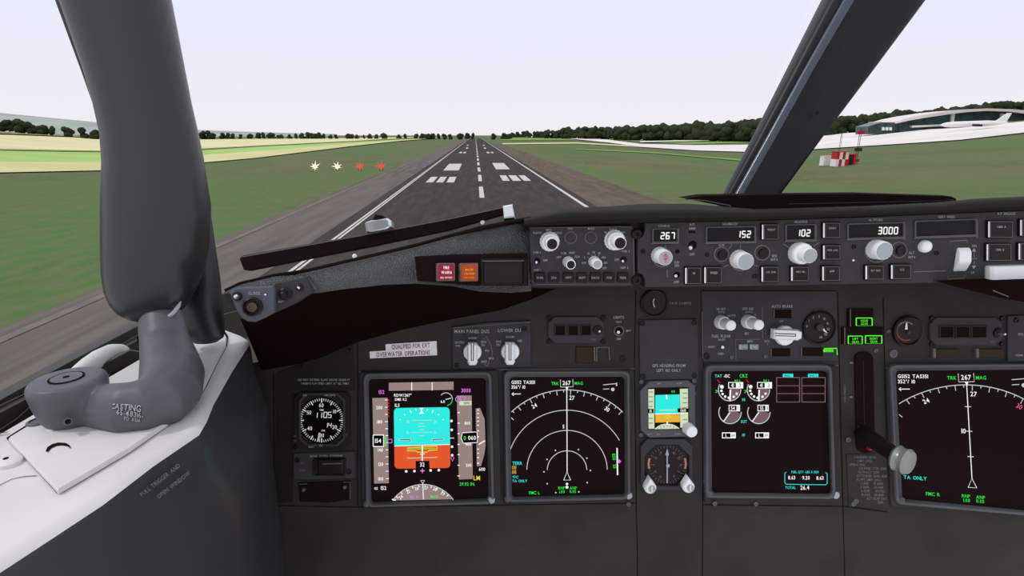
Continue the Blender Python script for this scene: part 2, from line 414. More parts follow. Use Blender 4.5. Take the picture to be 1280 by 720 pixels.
# trees
def tree_proto(seed, wide):
    rnd = random.Random(seed); c = MB()
    for k in range(9):
        a = rnd.random()*6.28; rr_ = rnd.random()*.3*wide; cx, cy, cz = rr_*math.cos(a), rr_*math.sin(a), .2+.6*rnd.random()
        R = .17+.1*rnd.random(); vs = []; fs = []; n1, n2 = 9, 7
        for i in range(n2+1):
            for j in range(n1):
                th = math.pi*i/n2; ph = 6.283*j/n1; q = R*(1+.28*(rnd.random()-.5))
                vs.append((cx+q*wide*math.sin(th)*math.cos(ph), cy+q*wide*math.sin(th)*math.sin(ph), cz+q*math.cos(th)*.95))
        for i in range(n2):
            for j in range(n1): fs.append((i*n1+j, (i+1)*n1+j, (i+1)*n1+(j+1) % n1, i*n1+(j+1) % n1))
        c.add(vs, fs, GM['leaf'])
    t = MB(); vs = []
    for z, r in ((0, .05), (.25, .035), (.5, .02)):
        for j in range(7): vs.append((r*math.cos(j*.8976), r*math.sin(j*.8976), z))
    t.add(vs, [(i*7+j, i*7+(j+1) % 7, (i+1)*7+(j+1) % 7, (i+1)*7+j) for i in range(2) for j in range(7)], GM['bark'])
    return c, t
protos = []
def place_tree(k, pos, H, label, group, name='broadleaf_tree'):
    global protos
    if len(protos) <= k:
        c, t = tree_proto(k*5+3, [1.2, .9, 1.5, 1.1, .7][k])
        cr = thing(name, label, 'tree', (0, 0, 0), group)
        c.build('crown', cr, angle=60); t.build('trunk', cr); protos.append(cr); r = cr
    else:
        r = protos[k].copy(); COL.objects.link(r)
        for ch in list(protos[k].children):
            q = ch.copy(); COL.objects.link(q); q.parent = r
    r.location = pos; r.scale = (H, H, H*1.0); r.rotation_euler = (0, 0, random.random()*6); r['label'] = label; r['group'] = group; r.name = name
for k in range(5): pass
kk = 0
def treeline(spec, label, group):
    global kk
    for x, ytop, dep in spec:
        r = ray(x, 168)*dep; z = terr(r.x, r.y); base = Vector((r.x, r.y, z-.5))
        H = at(x, ytop, dep).z - z; H = max(H, 6)
        place_tree(kk % 5 if len(protos) >= 5 else len(protos), base, H*1.02, label, group); kk += 1
rnd = random.Random(4)
def interp(L, x):
    for (a, b), (c, d) in zip(L, L[1:]):
        if x <= c: return b+(d-b)*(x-a)/(c-a)
    return L[-1][1]
TOP = [(640, 166.5), (665, 163), (700, 160.5), (740, 158), (780, 158), (850, 154), (880, 151.5), (900, 154), (940, 149), (1000, 147)]
DEP = [(640, 2600), (700, 1900), (800, 1350), (1000, 1000)]
sp1 = []
x = 642
while x < 960: sp1.append((x, interp(TOP, x)+rnd.uniform(-1.6, 2), interp(DEP, x)*rnd.uniform(.97, 1.05))); x += rnd.uniform(3.2, 5.5)
treeline(sp1, 'dark green tree in the dense wood along the far side of the airfield', 'trees of the wood beyond the taxiway')
TOP2 = [(1030, 146), (1050, 144), (1085, 142.5), (1120, 138), (1130, 136), (1145, 140), (1165, 133.5), (1185, 133), (1200, 132), (1235, 127), (1262, 127), (1280, 123), (1340, 118)]
sp2 = []
x = 1025
while x < 1335: sp2.append((x, interp(TOP2, x)+rnd.uniform(-1.2, 1.8), 1010+rnd.uniform(-30, 60))); x += rnd.uniform(4, 6.5)
treeline(sp2, 'brownish green tree in the wood rising behind the arched terminal building', 'trees behind the terminal')
sp3 = []
for x, yt in ((-25, 150), (-8, 152), (6, 151), (13, 149), (20, 151), (31, 148.5), (38, 152), (46, 155), (58, 155.5), (66, 157), (87, 158), (104, 159), (120, 161), (128, 161)): sp3.append((x, yt, 1400))
treeline(sp3, 'dark round tree at the foot of the hill beside the ripe fields', 'hedge trees below the left hill')
sp4 = []
for x, yt in ((246, 165.5), (252, 164), (260, 163.5), (266, 166), (279, 166), (285, 166), (291, 167), (300, 168), (313, 167), (322, 166), (329, 165.5), (336, 166), (342, 167), (350, 168), (361, 168), (369, 167), (376, 166.5), (384, 165.5), (391, 166), (398, 165.5), (404, 167),
              (412, 168.5), (420, 168.5), (437, 166.8), (446, 168.4), (455, 168.6), (461, 167.6), (470, 168.3), (479, 166), (498, 168.2), (506, 167.5), (520, 167.3), (527, 167.2), (534, 166.8), (541, 166.8), (548, 167.2), (556, 167.4), (563, 168), (576, 166.3), (585, 166.3), (591, 166.2), (618, 167), (629, 166.6), (636, 166.8)):
    sp4.append((x, yt-.6, 1700))
treeline(sp4, 'small dark tree standing on the far horizon', 'scattered trees on the horizon')
# approach lamps
for i, (x, c, lab) in enumerate(((394, 'papiw', 'white shining approach lamp, outermost of the four beside the runway'), (422, 'papiw', 'white shining approach lamp between the outer white and the red lamps'),
                                 (450, 'papir', 'red shining approach lamp next to the white ones'), (476.5, 'papir', 'red shining approach lamp closest to the runway edge'))):
    p = gh(x, 213.5); b = MB(); e = MB(); c0 = p+Vector((0, 0, 1.5)); t = thing('approach_lamp', lab, 'airfield lamp', p, 'four approach lamps beside the runway')
    N = 8; vs = [c0+Vector((0, -.5, 0)), c0+Vector((0, .5, 0))]; rn = random.Random(i+2)
    for k in range(2*N):
        a = math.pi*k/N+.2; R = (2.1+rn.random()*.9) if k % 2 else .95
        if a > math.pi: R *= .6
        vs.append(c0+Vector((R*math.cos(a), 0, R*math.sin(a))))
    fs = []
    for k in range(2*N):
        a, d = 2+k, 2+(k+1) % (2*N); fs += [(0, a, d), (1, d, a)]
    e.add(vs, fs, GM[c]); e.build('lens', t, smooth=False)  # glare of the lamp modelled as a glowing spiked star
    for sx in (-.6, .6):
        b.add([p+Vector((sx+u, v, w)) for w in (0, 1.2) for u, v in ((-.1, -.1), (.1, -.1), (.1, .1), (-.1, .1))], [(0, 1, 5, 4), (1, 2, 6, 5), (2, 3, 7, 6), (3, 0, 4, 7)], GM['darkp'])
    b.build('leg', t)
# hut, masts
def box(mb, p, sx, sy, sz, m, yaw=0):
    c, s = math.cos(yaw), math.sin(yaw); vs = [(p[0]+u*c-v*s, p[1]+u*s+v*c, p[2]+w) for w in (0, sz) for u, v in ((-sx/2, -sy/2), (sx/2, -sy/2), (sx/2, sy/2), (-sx/2, sy/2))]
    mb.add(vs, [(3, 2, 1, 0), (4, 5, 6, 7), (0, 1, 5, 4), (1, 2, 6, 5), (2, 3, 7, 6), (3, 0, 4, 7)], m)
p = gh(1048, 208); t = thing('chequered_hut', 'red and white chequered equipment hut standing in the grass', 'hut', p)
S0 = p.length/FOC; hb = MB(); nx, nz = 4, 2; w, hh = 13*S0, 15*S0
for i in range(nx):
    for k in range(nz): box(hb, p+Vector(((i+.5)*w/nx-w/2, 0, k*hh/nz)), w/nx, w*.7, hh/nz, GM['redp'] if (i+k) % 2 else GM['wht'])
hb.build('hut_wall', t, smooth=False)
d = MB(); box(d, p+Vector((-.05, 0, hh)), w*1.05, w*.75, .25, GM['redp']); d.build('roof', t)
p2 = gh(1034.5, 207); d = MB(); box(d, p2, 15*S0, 3, 10*S0, GM['wht']); box(d, p2+Vector((0, 0, 10*S0)), 15.5*S0, 3.2, .2, GM['roofw'])
o = d.build('equipment_cabin', smooth=False); o['label'] = 'low white cabin beside the chequered hut in the grass'; o['category'] = 'cabin'
def mast(x, yb, yt, lab, bits):
    p = gh(x, yb); s = p.length/FOC; H = (yb-yt)*s; t = thing('mast', lab, 'mast', p); b = MB()
    for u, v in ((-.35, 0), (.35, 0), (0, .5)): box(b, p+Vector((u, v, 0)), .14, .14, H, GM['darkp'])
    k = 0
    while k < H: box(b, p+Vector((0, 0, k)), .8, .1, .1, GM['darkp']); k += 1.6
    b.build('lattice', t)
    for dy, m_, ww in bits:
        q = MB(); box(q, p+Vector((0, -.3, (yb-dy)*s)), ww*s, .8, 3.2*s, GM[m_]); q.build('beacon_box', t)
mast(1069.5, 205, 170, 'dark mast with red boxes beside the chequered hut', [(175, 'redp', 7), (192, 'darkp', 7), (203, 'redp', 5)])
mast(1048.5, 193.2, 160, 'thin plain mast behind the chequered hut', [(161, 'darkp', 2)])
d = MB(); p = gh(1061, 206); S0 = p.length/FOC
for k in range(4): box(d, p+Vector((k*3.2*S0-6*S0, 0, 0)), 2*S0, 2, (8+k)*S0, GM['redp'] if k % 2 else GM['darkp'])
box(d, p+Vector((0, 0, 10*S0)), 14*S0, 1.5, 1.2*S0, GM['redp'])
o = d.build('antenna_frame', smooth=False); o['label'] = 'red and dark antenna frame between the chequered hut and the mast'; o['category'] = 'antenna'
# terminal
pt = gh(1200, 158.5); TS = Surf(pt, Vector((-.25, -1, 0)))
t = thing('terminal_building', 'long airport terminal with pale arched roof and teal glazing', 'building', Vector((pt.x, pt.y, terr(pt.x, pt.y))))
def bprism(pts, h0, h1, m, name, par): q = MB(); prism(q, pts, TS, h0, h1, m); return q.build(name, par, smooth=False)
rt = [(1118, 152.5), (1135, 147.5), (1155, 143.5), (1185, 139), (1210, 136.5), (1235, 135.5), (1265, 136.5), (1290, 138.5), (1345, 143)]
rb = [(1345, 149), (1290, 143), (1262, 139.5), (1235, 138.5), (1210, 140), (1185, 143), (1155, 147.5), (1135, 151), (1120, 154.5)]
bprism(rt+rb, -60, 8, GM['roofw'], 'roof', t)
fa = [(x, y-1) for x, y in rb[::-1]]+[(1345, 160), (1180, 166), (1122, 168)]
bprism([(1124, 153)]+[(x, y) for x, y in rb[::-1][1:]]+[(1345, 161), (1180, 166), (1124, 168)], -58, -2, GM['facade'], 'glazed_front', t)
for xa, xb in ((1190, 1194), (1252, 1256)): bprism([(xa, 142), (xb, 142), (xb-3, 164), (xa-3, 164)], -2, 1, GM['wht'], 'column', t)
bprism([(1140, 157), (1345, 148), (1345, 150.5), (1140, 159.5)], -2, 4, GM['wht'], 'walkway', t)
q = MB(); prism(q, [(1085, 158), (1103, 152.5), (1117, 152.5), (1117, 167), (1085, 168)], TS, -30, 6, GM['facade']); prism(q, [(1103, 151.8), (1117, 151.8), (1117, 153), (1103, 153)], TS, -30, 8, GM['wht'])
for x in (1103, 1107.5, 1112): prism(q, [(x, 159), (x+3, 159), (x+3, 163), (x, 163)], TS, 6, 8, GM['wht'])
o = q.build('office_block', smooth=False); o['label'] = 'low dark teal block beside the arched terminal'; o['category'] = 'building'
# airliner
pa = gh(1215, 163)*.97; ta = thing('airliner', 'white airliner parked before the arched terminal', 'aeroplane', pa)
s_ = pa.length/FOC*1.0; b = MB(); c = pa+Vector((0, 0, 6*s_)); vs = []; prof = [(-31, .1), (-29, 1.3), (-25, 2.2), (-18, 2.6), (12, 2.6), (20, 2.1), (28, 1), (32, .4)]
axx = (RT*1.0).normalized(); 
for xx, r in prof:
    for j in range(12):
        a = j*math.pi/6; vs.append(c+axx*(xx*s_)+Vector((0, 1, 0))*(r*s_*math.cos(a))+Vector((0, 0, 1))*(r*s_*math.sin(a)+xx*.035*s_))
b.add(vs, [(i*12+j, i*12+(j+1) % 12, (i+1)*12+(j+1) % 12, (i+1)*12+j) for i in range(7) for j in range(12)], GM['wht']); b.build('fuselage', ta)
b = MB()
def wedge(mb, pts, th, m):
    P = [c+axx*(x*s_)+Vector((0, 0, 1))*(z*s_)+Vector((0, 1, 0))*(yy*s_) for x, yy, z in pts]; n = len(P); Q = [q+Vector((0, th*s_, th*s_*.3)) for q in P]
    mb.add(P+Q, [tuple(range(n)), tuple(range(2*n-1, n-1, -1))]+[(i, i+n, (i+1) % n+n, (i+1) % n) for i in range(n)], m)
wedge(b, [(20, 0, 2), (31, 0, 2), (34, 0, 9.5), (30, 0, 9.5)], .6, GM['wht']); b.build('tail_fin', ta, smooth=False)
b = MB(); wedge(b, [(-6, -2, -1), (8, -2, -1), (16, -18, .5), (12, -18, .5)], .5, GM['wht']); b.build('wing', ta, smooth=False)
b = MB(); wedge(b, [(-6, -8, -2.6), (2, -8, -2.6), (2, -8, -.8), (-6, -8, -.8)], 2, GM['darkp']); b.build('engine', ta, smooth=False)

# ================================================================== COCKPIT SHELL
def glass_mat():
    m = bpy.data.materials.new('window glass'); m.use_nodes = True; nt = m.node_tree; nt.nodes.clear()
    o = nt.nodes.new('ShaderNodeOutputMaterial'); a = nt.nodes.new('ShaderNodeBsdfTransparent')
    a.inputs[0].default_value = (.99, .995, .99, 1); nt.links.new(a.outputs[0], o.inputs[0]); return m
GL = glass_mat()
def pane(name, pts):
    P = [at(x, y, d) for x, y, d in pts]; n = (P[1]-P[0]).cross(P[2]-P[0]).normalized()*.004; k = len(P); b = MB()
    b.add(P+[p+n for p in P], [tuple(range(k)), tuple(range(2*k-1, k-1, -1))]+[(i, i+k, (i+1) % k+k, (i+1) % k) for i in range(k)], GL)
    b.build(name, smooth=False, kind='structure')
pane('window_1', [(190, -90, .80), (1050, -90, .86), (905, 262, 1.0), (270, 380, .86)])
pane('window_2', [(-120, -90, .62), (90, -90, .75), (160, 420, .80), (-120, 560, .55)])
pane('window_3', [(1130, -90, .88), (1420, -90, .88), (1420, 270, 1.0), (965, 258, 1.0)])

def loft(mb, rows, m, cap=True, seg=28, sq=2.0, dk=.8, fwd=None, capf=1):
    """rows: (x_left, x_right, y, depth)"""
    fwd = fwd or Vector((FW.x, FW.y, 0)).normalized(); vs = []
    for xl, xr, y, d in rows:
        a, b = at(xl, y, d), at(xr, y, d); c = (a+b)/2; w = (b-a).length/2; side = (b-a).normalized()
        for i in range(seg):
            t = 2*math.pi*i/seg; cc, ss = math.cos(t), math.sin(t)
            X = abs(cc)**(2/sq)*(1 if cc >= 0 else -1); Y = abs(ss)**(2/sq)*(1 if ss >= 0 else -1)
            vs.append(c+side*w*X+fwd*w*dk*Y)
    n = len(rows); fs = [(i*seg+j, (i+1)*seg+j, (i+1)*seg+(j+1) % seg, i*seg+(j+1) % seg) for i in range(n-1) for j in range(seg)]
    if cap: fs += [tuple(reversed([(n-1)*seg+j for j in range(seg)]))]
    mb.add(vs, fs, m)
t = thing('window_post', 'thick grey padded window post standing on the pale side console', 'window post', at(250, 428, .66))
b = MB(); A = [(-60, 45, 193), (0, 84, 208), (90, 114, 226), (130, 125, 234), (165, 133, 242), (200, 136, 249), (260, 135, 258), (310, 135, 256), (340, 135.5, 251), (360, 138, 243), (375, 143, 235), (387, 151, 227), (395, 162, 219), (400, 176, 209), (402, 186, 200)]
loft(b, [(l, r, y, .60) for y, l, r in A], M['post'], dk=.75, sq=2.3); o1 = b.build('front_cover', t, angle=80)
b = MB(); B = [(-60, 110, 194), (0, 130, 209), (90, 160, 227), (200, 190, 250), (265, 200, 261.5), (310, 208, 268), (350, 216, 274), (400, 228, 279), (415, 233, 280), (422, 237, 279), (427, 242, 272), (429, 250, 262)]
loft(b, [(l, r, y, .66) for y, l, r in B], M['post'], dk=.6, sq=2.2); b.build('rear_cover', t, angle=80)
b = MB(); loft(b, [(36, 66, -80, .68), (70, 100, 0, .68), (103, 130, 90, .68), (117, 141, 130, .68), (133, 150, 172, .68)], M['frame'], dk=.3, sq=4); b.build('seal_strip', t)
# centre post
t = thing('centre_post', 'dark blue grey slanting post between the windscreens', 'window post', at(938, 250, .95))
b = MB(); CP = [(-80, 1073, 1211), (0, 1031, 1151), (90, 985, 1085), (170, 944, 1025.5), (245, 904, 971), (262, 896, 959)]
loft(b, [(l, r, y, .95) for y, l, r in CP], M['cpost'], dk=.35, sq=5, seg=40); b.build('post_body', t)
b = MB(); CQ = [(-80, 1098, 1113), (0, 1054, 1068), (90, 1003, 1015), (170, 959, 971), (245, 917, 929)]
loft(b, [(l, r, y, .918) for y, l, r in CQ], M['cpost2'], dk=.6, sq=2); b.build('highlight_strip', t)  # lighter bluish strip colours in the highlight along the post edge
CPS = Surf(at(980, 170, .928), back(0)); b = MB()
for x, y in ((1021, 141), (977, 230), (933, 238), (969, 240)): screw(b, CPS, x, y, 2.4, .002, M['steel'] if y > 200 else M['blackp'])
b.build('screw_head', t)
# sidewall frame
SW = Surf((-.47, .5, 0), (1, .12, .1))
def swprism(pts, h0, h1, m, name, par): q = MB(); prism(q, pts, SW, h0, h1, m, .001); return q.build(name, par)
t = thing('side_window_sill', 'dark window sill running along the left side window', 'window sill', SW.hit(100, 470))
swprism([(-60, 532), (0, 500), (95, 448), (172, 407), (215, 385), (262, 372), (300, 362), (300, 392), (262, 402), (215, 420), (172, 440), (95, 480), (0, 530), (-60, 565)], -.02, .0, M['frame'], 'upper_rail', t)
swprism([(-60, 548), (0, 516), (110, 458), (178, 422), (215, 405), (262, 398), (300, 388), (315, 420), (200, 460), (60, 540), (0, 570), (-60, 610)], -.02, .012, M['frame'], 'lower_rail', t)
q = MB(); line(q, [(-60, 539), (0, 507), (60, 478), (110, 452), (178, 416), (215, 401), (262, 397), (302, 387)], 1.6, SW, .0135, M['inkdim']); q.build('highlight_line', t)  # pale ribbon paints the highlight running along the sill
q = MB(); line(q, [(-20, 545), (0, 537), (20, 524), (45, 502), (52, 497)], 1.4, SW, .0135, M['inkdim'])
lathe(q, SW, 27, 497, [(4, .0), (4, .001), (1, .001)], M['black'], 12); lathe(q, SW, 163, 424, [(4, .012), (4, .0135), (1, .0135)], M['black'], 12); q.build('screw_hole', t)
# window crank handle
t = thing('window_latch', 'pale rounded latch lever lying on the dark window sill', 'latch', SW.hit(120, 450, .03))
q = MB(); d0 = .56; rows = [(88, 463, 3), (92, 462, 7.5), (98, 459, 9), (110, 452, 11.5), (125, 444, 13.5), (140, 438, 14), (150, 436, 12), (154, 435, 6)]
vs = []
for i, (x, y, r) in enumerate(rows):
    d_ = (.545+.13*(x-88)/66); c = at(x, y+6, d_); R_ = r*d_/FOC; ax = (at(154, 441, .675)-at(88, 469, .545)).normalized(); u = ax.orthogonal().normalized(); w = ax.cross(u)
    for j in range(18): a = j*math.pi/9; vs.append(c+u*(R_*math.cos(a))+w*(R_*math.sin(a)))
q.add(vs, [(i*18+j, i*18+(j+1) % 18, (i+1)*18+(j+1) % 18, (i+1)*18+j) for i in range(len(rows)-1) for j in range(18)]+[tuple(reversed(range(18))), tuple((len(rows)-1)*18+j for j in range(18))], M['console']); q.build('lever', t, angle=70)
q = MB(); prism(q, [(90, 470), (98, 458), (110, 464), (165, 436), (185, 440), (200, 460), (120, 500), (95, 490)], Surf(at(130, 465, .60), (.9, -.3, .3)), -.02, 0, M['frame'], .003); q.build('pivot_housing', t)

# side console
t = thing('side_console', 'pale grey side console with dark side face left of the instruments', 'console', CONS.hit(150, 600))
ridge = [(281, 410), (303, 418), (309, 422), (311, 428), (290, 460), (266, 502), (258, 522), (248, 539), (190, 578), (128, 625), (62, 668), (0, 708), (-70, 752)]
outer = [(-260, 752), (-200, 640), (-60, 580), (0, 543), (60, 508), (110, 478), (180, 440), (250, 412)]
rr0 = [CONS.hit(x, y) for x, y in ridge]; nr = len(rr0)
def offs(P, k, dz):
    out = []
    for i in range(len(P)):
        a = P[max(i-1, 0)]; b_ = P[min(i+1, len(P)-1)]; d = (b_-a); d.z = 0; d.normalize(); nn = Vector((-d.y, d.x, 0))
        if nn.x < 0 and i > 2: nn = -nn
        if i <= 2: nn = Vector((.8, .5, 0))
        out.append(P[i]+nn*k+Vector((0, 0, dz)))
    return out
r0 = offs(rr0, -.010, 0); r1 = offs(rr0, -.004, -.0008); r2 = offs(rr0, 0, -.004); r3 = offs(rr0, .0015, -.010)
top = r0+[CONS.hit(x, y) for x, y in outer]; q = MB(); n = len(top)
q.add(top, [tuple(range(n))], M['console'])
q.add(r0+r1+r2, [(k*nr+i, (k+1)*nr+i, (k+1)*nr+i+1, k*nr+i+1) for k in range(2) for i in range(nr-1)], M['console'])
q.build('top_surface', t, angle=60)
q = MB(); r4 = offs(rr0, .002, -.040); r5 = offs(rr0, .016, -.085); r6 = offs(rr0, .010, -.60)
for i_ in range(5):
    f_ = i_/5
    for L_ in (r5, r6): L_[i_] = Vector((rr0[i_].x+.003+(L_[i_].x-rr0[i_].x-.003)*f_, rr0[i_].y+(L_[i_].y-rr0[i_].y)*f_, L_[i_].z))
q.add(r2+r3+r4+r5+r6, [(k*nr+i, (k+1)*nr+i, (k+1)*nr+i+1, k*nr+i+1) for k in range(4) for i in range(nr-1)], M['side']); q.build('side_face', t, angle=25)
q = MB(); SIDE = Surf(offs(rr0, .006, -.04)[8], ((r0[8]-r0[10]).cross(Vector((0, 0, 1))).normalized()*1.0 + Vector((0, 0, .18))))
if SIDE.n.x < 0: SIDE = Surf(SIDE.p, -SIDE.n)
ang = -38
for s, x, y in (('PULL TRIGGER AND', 188, 600), ('OPEN WINDOW', 205, 606)): txt(q, s, x+12, y, 5.2, SIDE, M['inkdim'], .004, rot=ang)
q.build('lettering', t)
pl = [(10, 547), (72, 612), (110, 590), (160, 561), (205, 530), (243, 502), (256, 480), (270, 452), (282, 430), (283, 421), (279, 413), (250, 418), (190, 440), (120, 480), (52, 521)]
q = MB(); prism(q, [(8, 547), (71, 615), (111, 592.5), (161, 563.5), (207, 532), (245, 504), (258.5, 481), (272, 453), (284, 431), (285, 420), (279, 411), (250, 416), (190, 438), (120, 478), (52, 519)], CONS, .0, .0012, M['black']); q.build('gap_ribbon', t)  # black ribbon stands in for the dark gap round the cover plate
b2_ = MB(); prism(b2_, pl, CONS, .0012, .005, M['console'], .0015)
cover = b2_.build('cover_plate', t)
q = MB()
def semi(cx, cy, rx, ry): return [(cx+rx*math.cos(a), cy-ry*math.sin(a)) for a in [math.radians(-8+i*196/14-0) for i in range(15)]]
flat(q, [(57, 564), (59, 559), (65, 555), (73, 553), (82, 553.5), (87, 556.5), (89, 561), (85, 558), (79, 556.5), (71, 557), (64, 560), (60, 565)], CONS, .0056, M['black'])
q.build('finger_notch', t)
q = MB()
lathe(q, CONS, 49, 534, [(12, .005), (12, .006), (9, .0068), (8, .0058), (4, .006)], M['cast'], 24); lathe(q, CONS, 70, 541, [(8, .005), (8, .006), (5, .0064)], M['console'], 20)
lathe(q, CONS, 12, 580, [(14, .0), (13.5, .003), (10, .0045), (2.5, .0045)], M['console'], 24); lathe(q, CONS, 9, 579.5, [(3, .0045), (3, .0049), (.5, .0049)], M['black'], 10)
q.build('fastener', t)
q = MB(); line(q, [(-20, 614), (0, 606), (15, 598.5), (30, 595.5), (46, 594.5)], 1.3, CONS, .0006, M['black']); line(q, [(-30, 547), (10, 540)], 3, CONS, .002, M['edge']); q.build('scribed_line', t)
# casting arm
POST = bpy.data.objects['window_post']
t = thing('cast_bracket', 'grey cast metal bracket curving down from the window post to its pivot', 'bracket', CONS.hit(95, 540))
q = MB()
PB = CONS.hit(97, 541, .005); BX, BY = PB.x, PB.y
def tube(mb, rows, m, seg=20):
    vs = []
    C = [at(x, y, d) for x, y, d, r, e in rows]
    for i, (x, y, d, r, e) in enumerate(rows):
        a = C[max(0, i-1)]; b_ = C[min(len(C)-1, i+1)]; ax = (b_-a).normalized(); R_ = r*d/FOC; v = C[i].normalized(); u = ax.cross(v).normalized(); w = ax.cross(u)
        for j in range(seg): g = 2*math.pi*j/seg; vs.append(C[i]+u*(R_*math.cos(g))+w*(R_*e*math.sin(g)))
    n = len(rows); mb.add(vs, [(i*seg+j, i*seg+(j+1) % seg, (i+1)*seg+(j+1) % seg, (i+1)*seg+j) for i in range(n-1) for j in range(seg)]+[tuple(reversed(range(seg))), tuple((n-1)*seg+j for j in range(seg))], m)
tube(q, [(201, 384, .60, 22, 1), (203, 405, .592, 26, 1), (207, 430, .578, 28, 1), (212, 450, .56, 32, 1), (216, 469, .538, 36, .95), (213, 486, .518, 37, .9), (200, 500, .502, 36, .85), (179, 508, .490, 34, .8), (156, 510, .486, 32, .78), (135, 508, .490, 29, .8), (115, 509, .495, 25, .8), (100, 510, .500, 20, .8)], M['cast'])
vs = []; seg = 36
ctr = CONS.hit(96, 529)+Vector((0, 0, .040))
R0 = .0285
prof = [(-.037, .72), (-.030, .88), (-.016, .99), (-.003, 1.05), (.001, 1.03), (.004, .95)]
for h, k in prof:
    for j in range(seg):
        a = 2*math.pi*j/seg; vs.append(ctr+Vector((R0*k*math.cos(a), R0*k*math.sin(a), h)))
vs_n = len(prof)
q.add(vs, [(i*seg+j, i*seg+(j+1) % seg, (i+1)*seg+(j+1) % seg, (i+1)*seg+j) for i in range(vs_n-1) for j in range(seg)]+[tuple(reversed(range(seg))), tuple((vs_n-1)*seg+j for j in range(seg))], M['cast'])
o = q.build('cast_arm', t, angle=180)
md = o.modifiers.new('remesh', 'REMESH'); md.mode = 'VOXEL'; md.voxel_size = .0018; md.use_smooth_shade = True
ms = o.modifiers.new('smooth', 'SMOOTH'); ms.iterations = 10; ms.factor = .6
q = MB(); tube(q, [(184, 402.5, .585, .8, 1), (196, 402.5, .58, 1.6, 1), (208, 398, .578, 2.2, 1), (217, 391, .58, 2.6, 1), (223, 383, .584, 2.4, 1), (226, 376.5, .59, .8, 1)], M['knobgrey'], 10); q.build('rim_highlight', POST)  # pale tube puts in the crescent highlight along the cover's lower edge
TOPB = Surf(ctr+Vector((0, 0, .0045)), (0, 0, 1)); q = MB()
lathe(q, TOPB, 92, 484, [(19.5, 0), (19.5, .0008), (17.6, .0008), (17.4, 0)], M['black'], 40, base=ctr+Vector((0, 0, .004)));lathe(q, TOPB, 92, 484, [(17.3, 0), (17.2, .0009), (1, .0011)], M['cast'], 40, base=ctr+Vector((0, 0, .004))); q.build('pivot_ring', t)
q = MB(); lathe(q, TOPB, 92, 484, [(3.6, 0), (3.6, .0014), (.5, .0014)], M['black'], 16, base=ctr+Vector((0, 0, .004))); q.build('pivot_hole', t)
FB = Surf(at(84, 526, .468), (at(84, 526, -1)).normalized()); q = MB(); lathe(q, FB, 85, 527, [(6, -.006), (6, .0012), (4.2, .0014), (3.6, -.002)], M['cast'], 20); lathe(q, FB, 84, 526, [(3.8, -.002), (3.8, .0012), (1, .0012)], M['black'], 16); q.build('set_screw', t)
ARM = o; TX = Surf(at(150, 520, .462), at(150, 520, -1).normalized()); q = MB()
for nm, mm, dd, off in (('cast_shadow_lettering', 'blackp', .9, .0004), ('cast_lettering', 'knobgrey', 0, .0009)):
    q = MB()
    for s, x, y, h, r_ in (('CASTING', 151, 509, 9.5, 7), ('65-48316-', 158, 520, 8.5, 8), ('ED 0516', 160, 530, 6, 8)): txt(q, s, x+dd, y+dd, h, TX, M[mm], 0, rot=r_, sx=.78)
    o = q.build(nm, t); sw_ = o.modifiers.new('wrap', 'SHRINKWRAP'); sw_.target = ARM; sw_.wrap_method = 'NEAREST_SURFACEPOINT'; sw_.wrap_mode = 'ABOVE_SURFACE'; sw_.offset = off

# ================================================================== GLARESHIELD
t = thing('glareshield', 'black glareshield with pebbled leather lip curving above the instruments', 'glareshield', at(700, 290, .70))
LT = [(281, 362, 367, .53), (300, 353, 368, .535), (342, 343, 364, .55), (385, 336.5, 368, .565), (430, 326, 361.5, .58), (480, 314.5, 356, .60), (520, 305, 354.5, .615), (567, 292, 358, .635), (600, 284, 364.5, .655), (640, 276, 366, .68), (664, 272, 364, .695)]
q = MB(); vs = []
for x, yt, yb, d in LT:
    p1 = at(x, yb, d); p2 = at(x, yt+7 if x > 380 else yt+3, d+.004); p3 = at(x, yt+1.5, d+.012); p4 = at(x, yt, d+.022)
    p5 = at(x, yt+4, d*1.25); p5.z -= .02
    p0 = p1+Vector((0, .03, .0)); vs += [p0, p1, p1*.5+p2*.5+Vector((0, -.003, 0)), p2, p3, p4, p5]
q.add(vs, [(i*7+j, (i+1)*7+j, (i+1)*7+j+1, i*7+j+1) for i in range(len(LT)-1) for j in range(6)], M['leather']); q.build('leather_lip', t, angle=60)
# piping along the top of the left lip
q = MB(); rows = [(x, yt+1.5, d+.006, 2.2 if x < 600 else 3, 1) for x, yt, yb, d in LT]; tube(q, rows, M['black'], 10); q.build('edge_piping', t)
# roll above the control panels
RL = [(655, 272, 283), (700, 262.5, 281.5), (725, 259, 280), (760, 258, 279), (800, 255, 278.5), (860, 254.5, 277.5), (945, 261.5, 275.5), (1080, 257.5, 270.5), (1180, 252.5, 267), (1215, 248.5, 265.5), (1280, 245.5, 263), (1340, 243, 260), (1600, 233, 250)]
q = MB(); vs = []
for x, yt, yb in RL:
    base = MCP.hit(x, yb, .012); ps = []
    up = Vector((0, 0, 1)); H = (MCP.hit(x, yb-10, .012)-base).length
    y1 = max(yt+2, yb-16)
    pr = [(yb, .000), (yb-1, .004), ((yb*2+y1)/3, .007), ((yb+y1*2)/3, .005), (y1+2, .0), (y1, -.008)]
    row = [base+Vector((0, .03, 0))]+[MCP.hit(x, yy, .012+h) for yy, h in pr]; b1_ = at(x, yt, row[-1].length/ray(x, yt).length*1.06+.02); b2_ = at(x, yt+5, 1.12); row += [b1_, b2_]
    vs += row
k = 9
q.add(vs, [(i*k+j, (i+1)*k+j, (i+1)*k+j+1, i*k+j+1) for i in range(len(RL)-1) for j in range(k-1)], M['lip']); q.build('rubber_roll', t, angle=50)
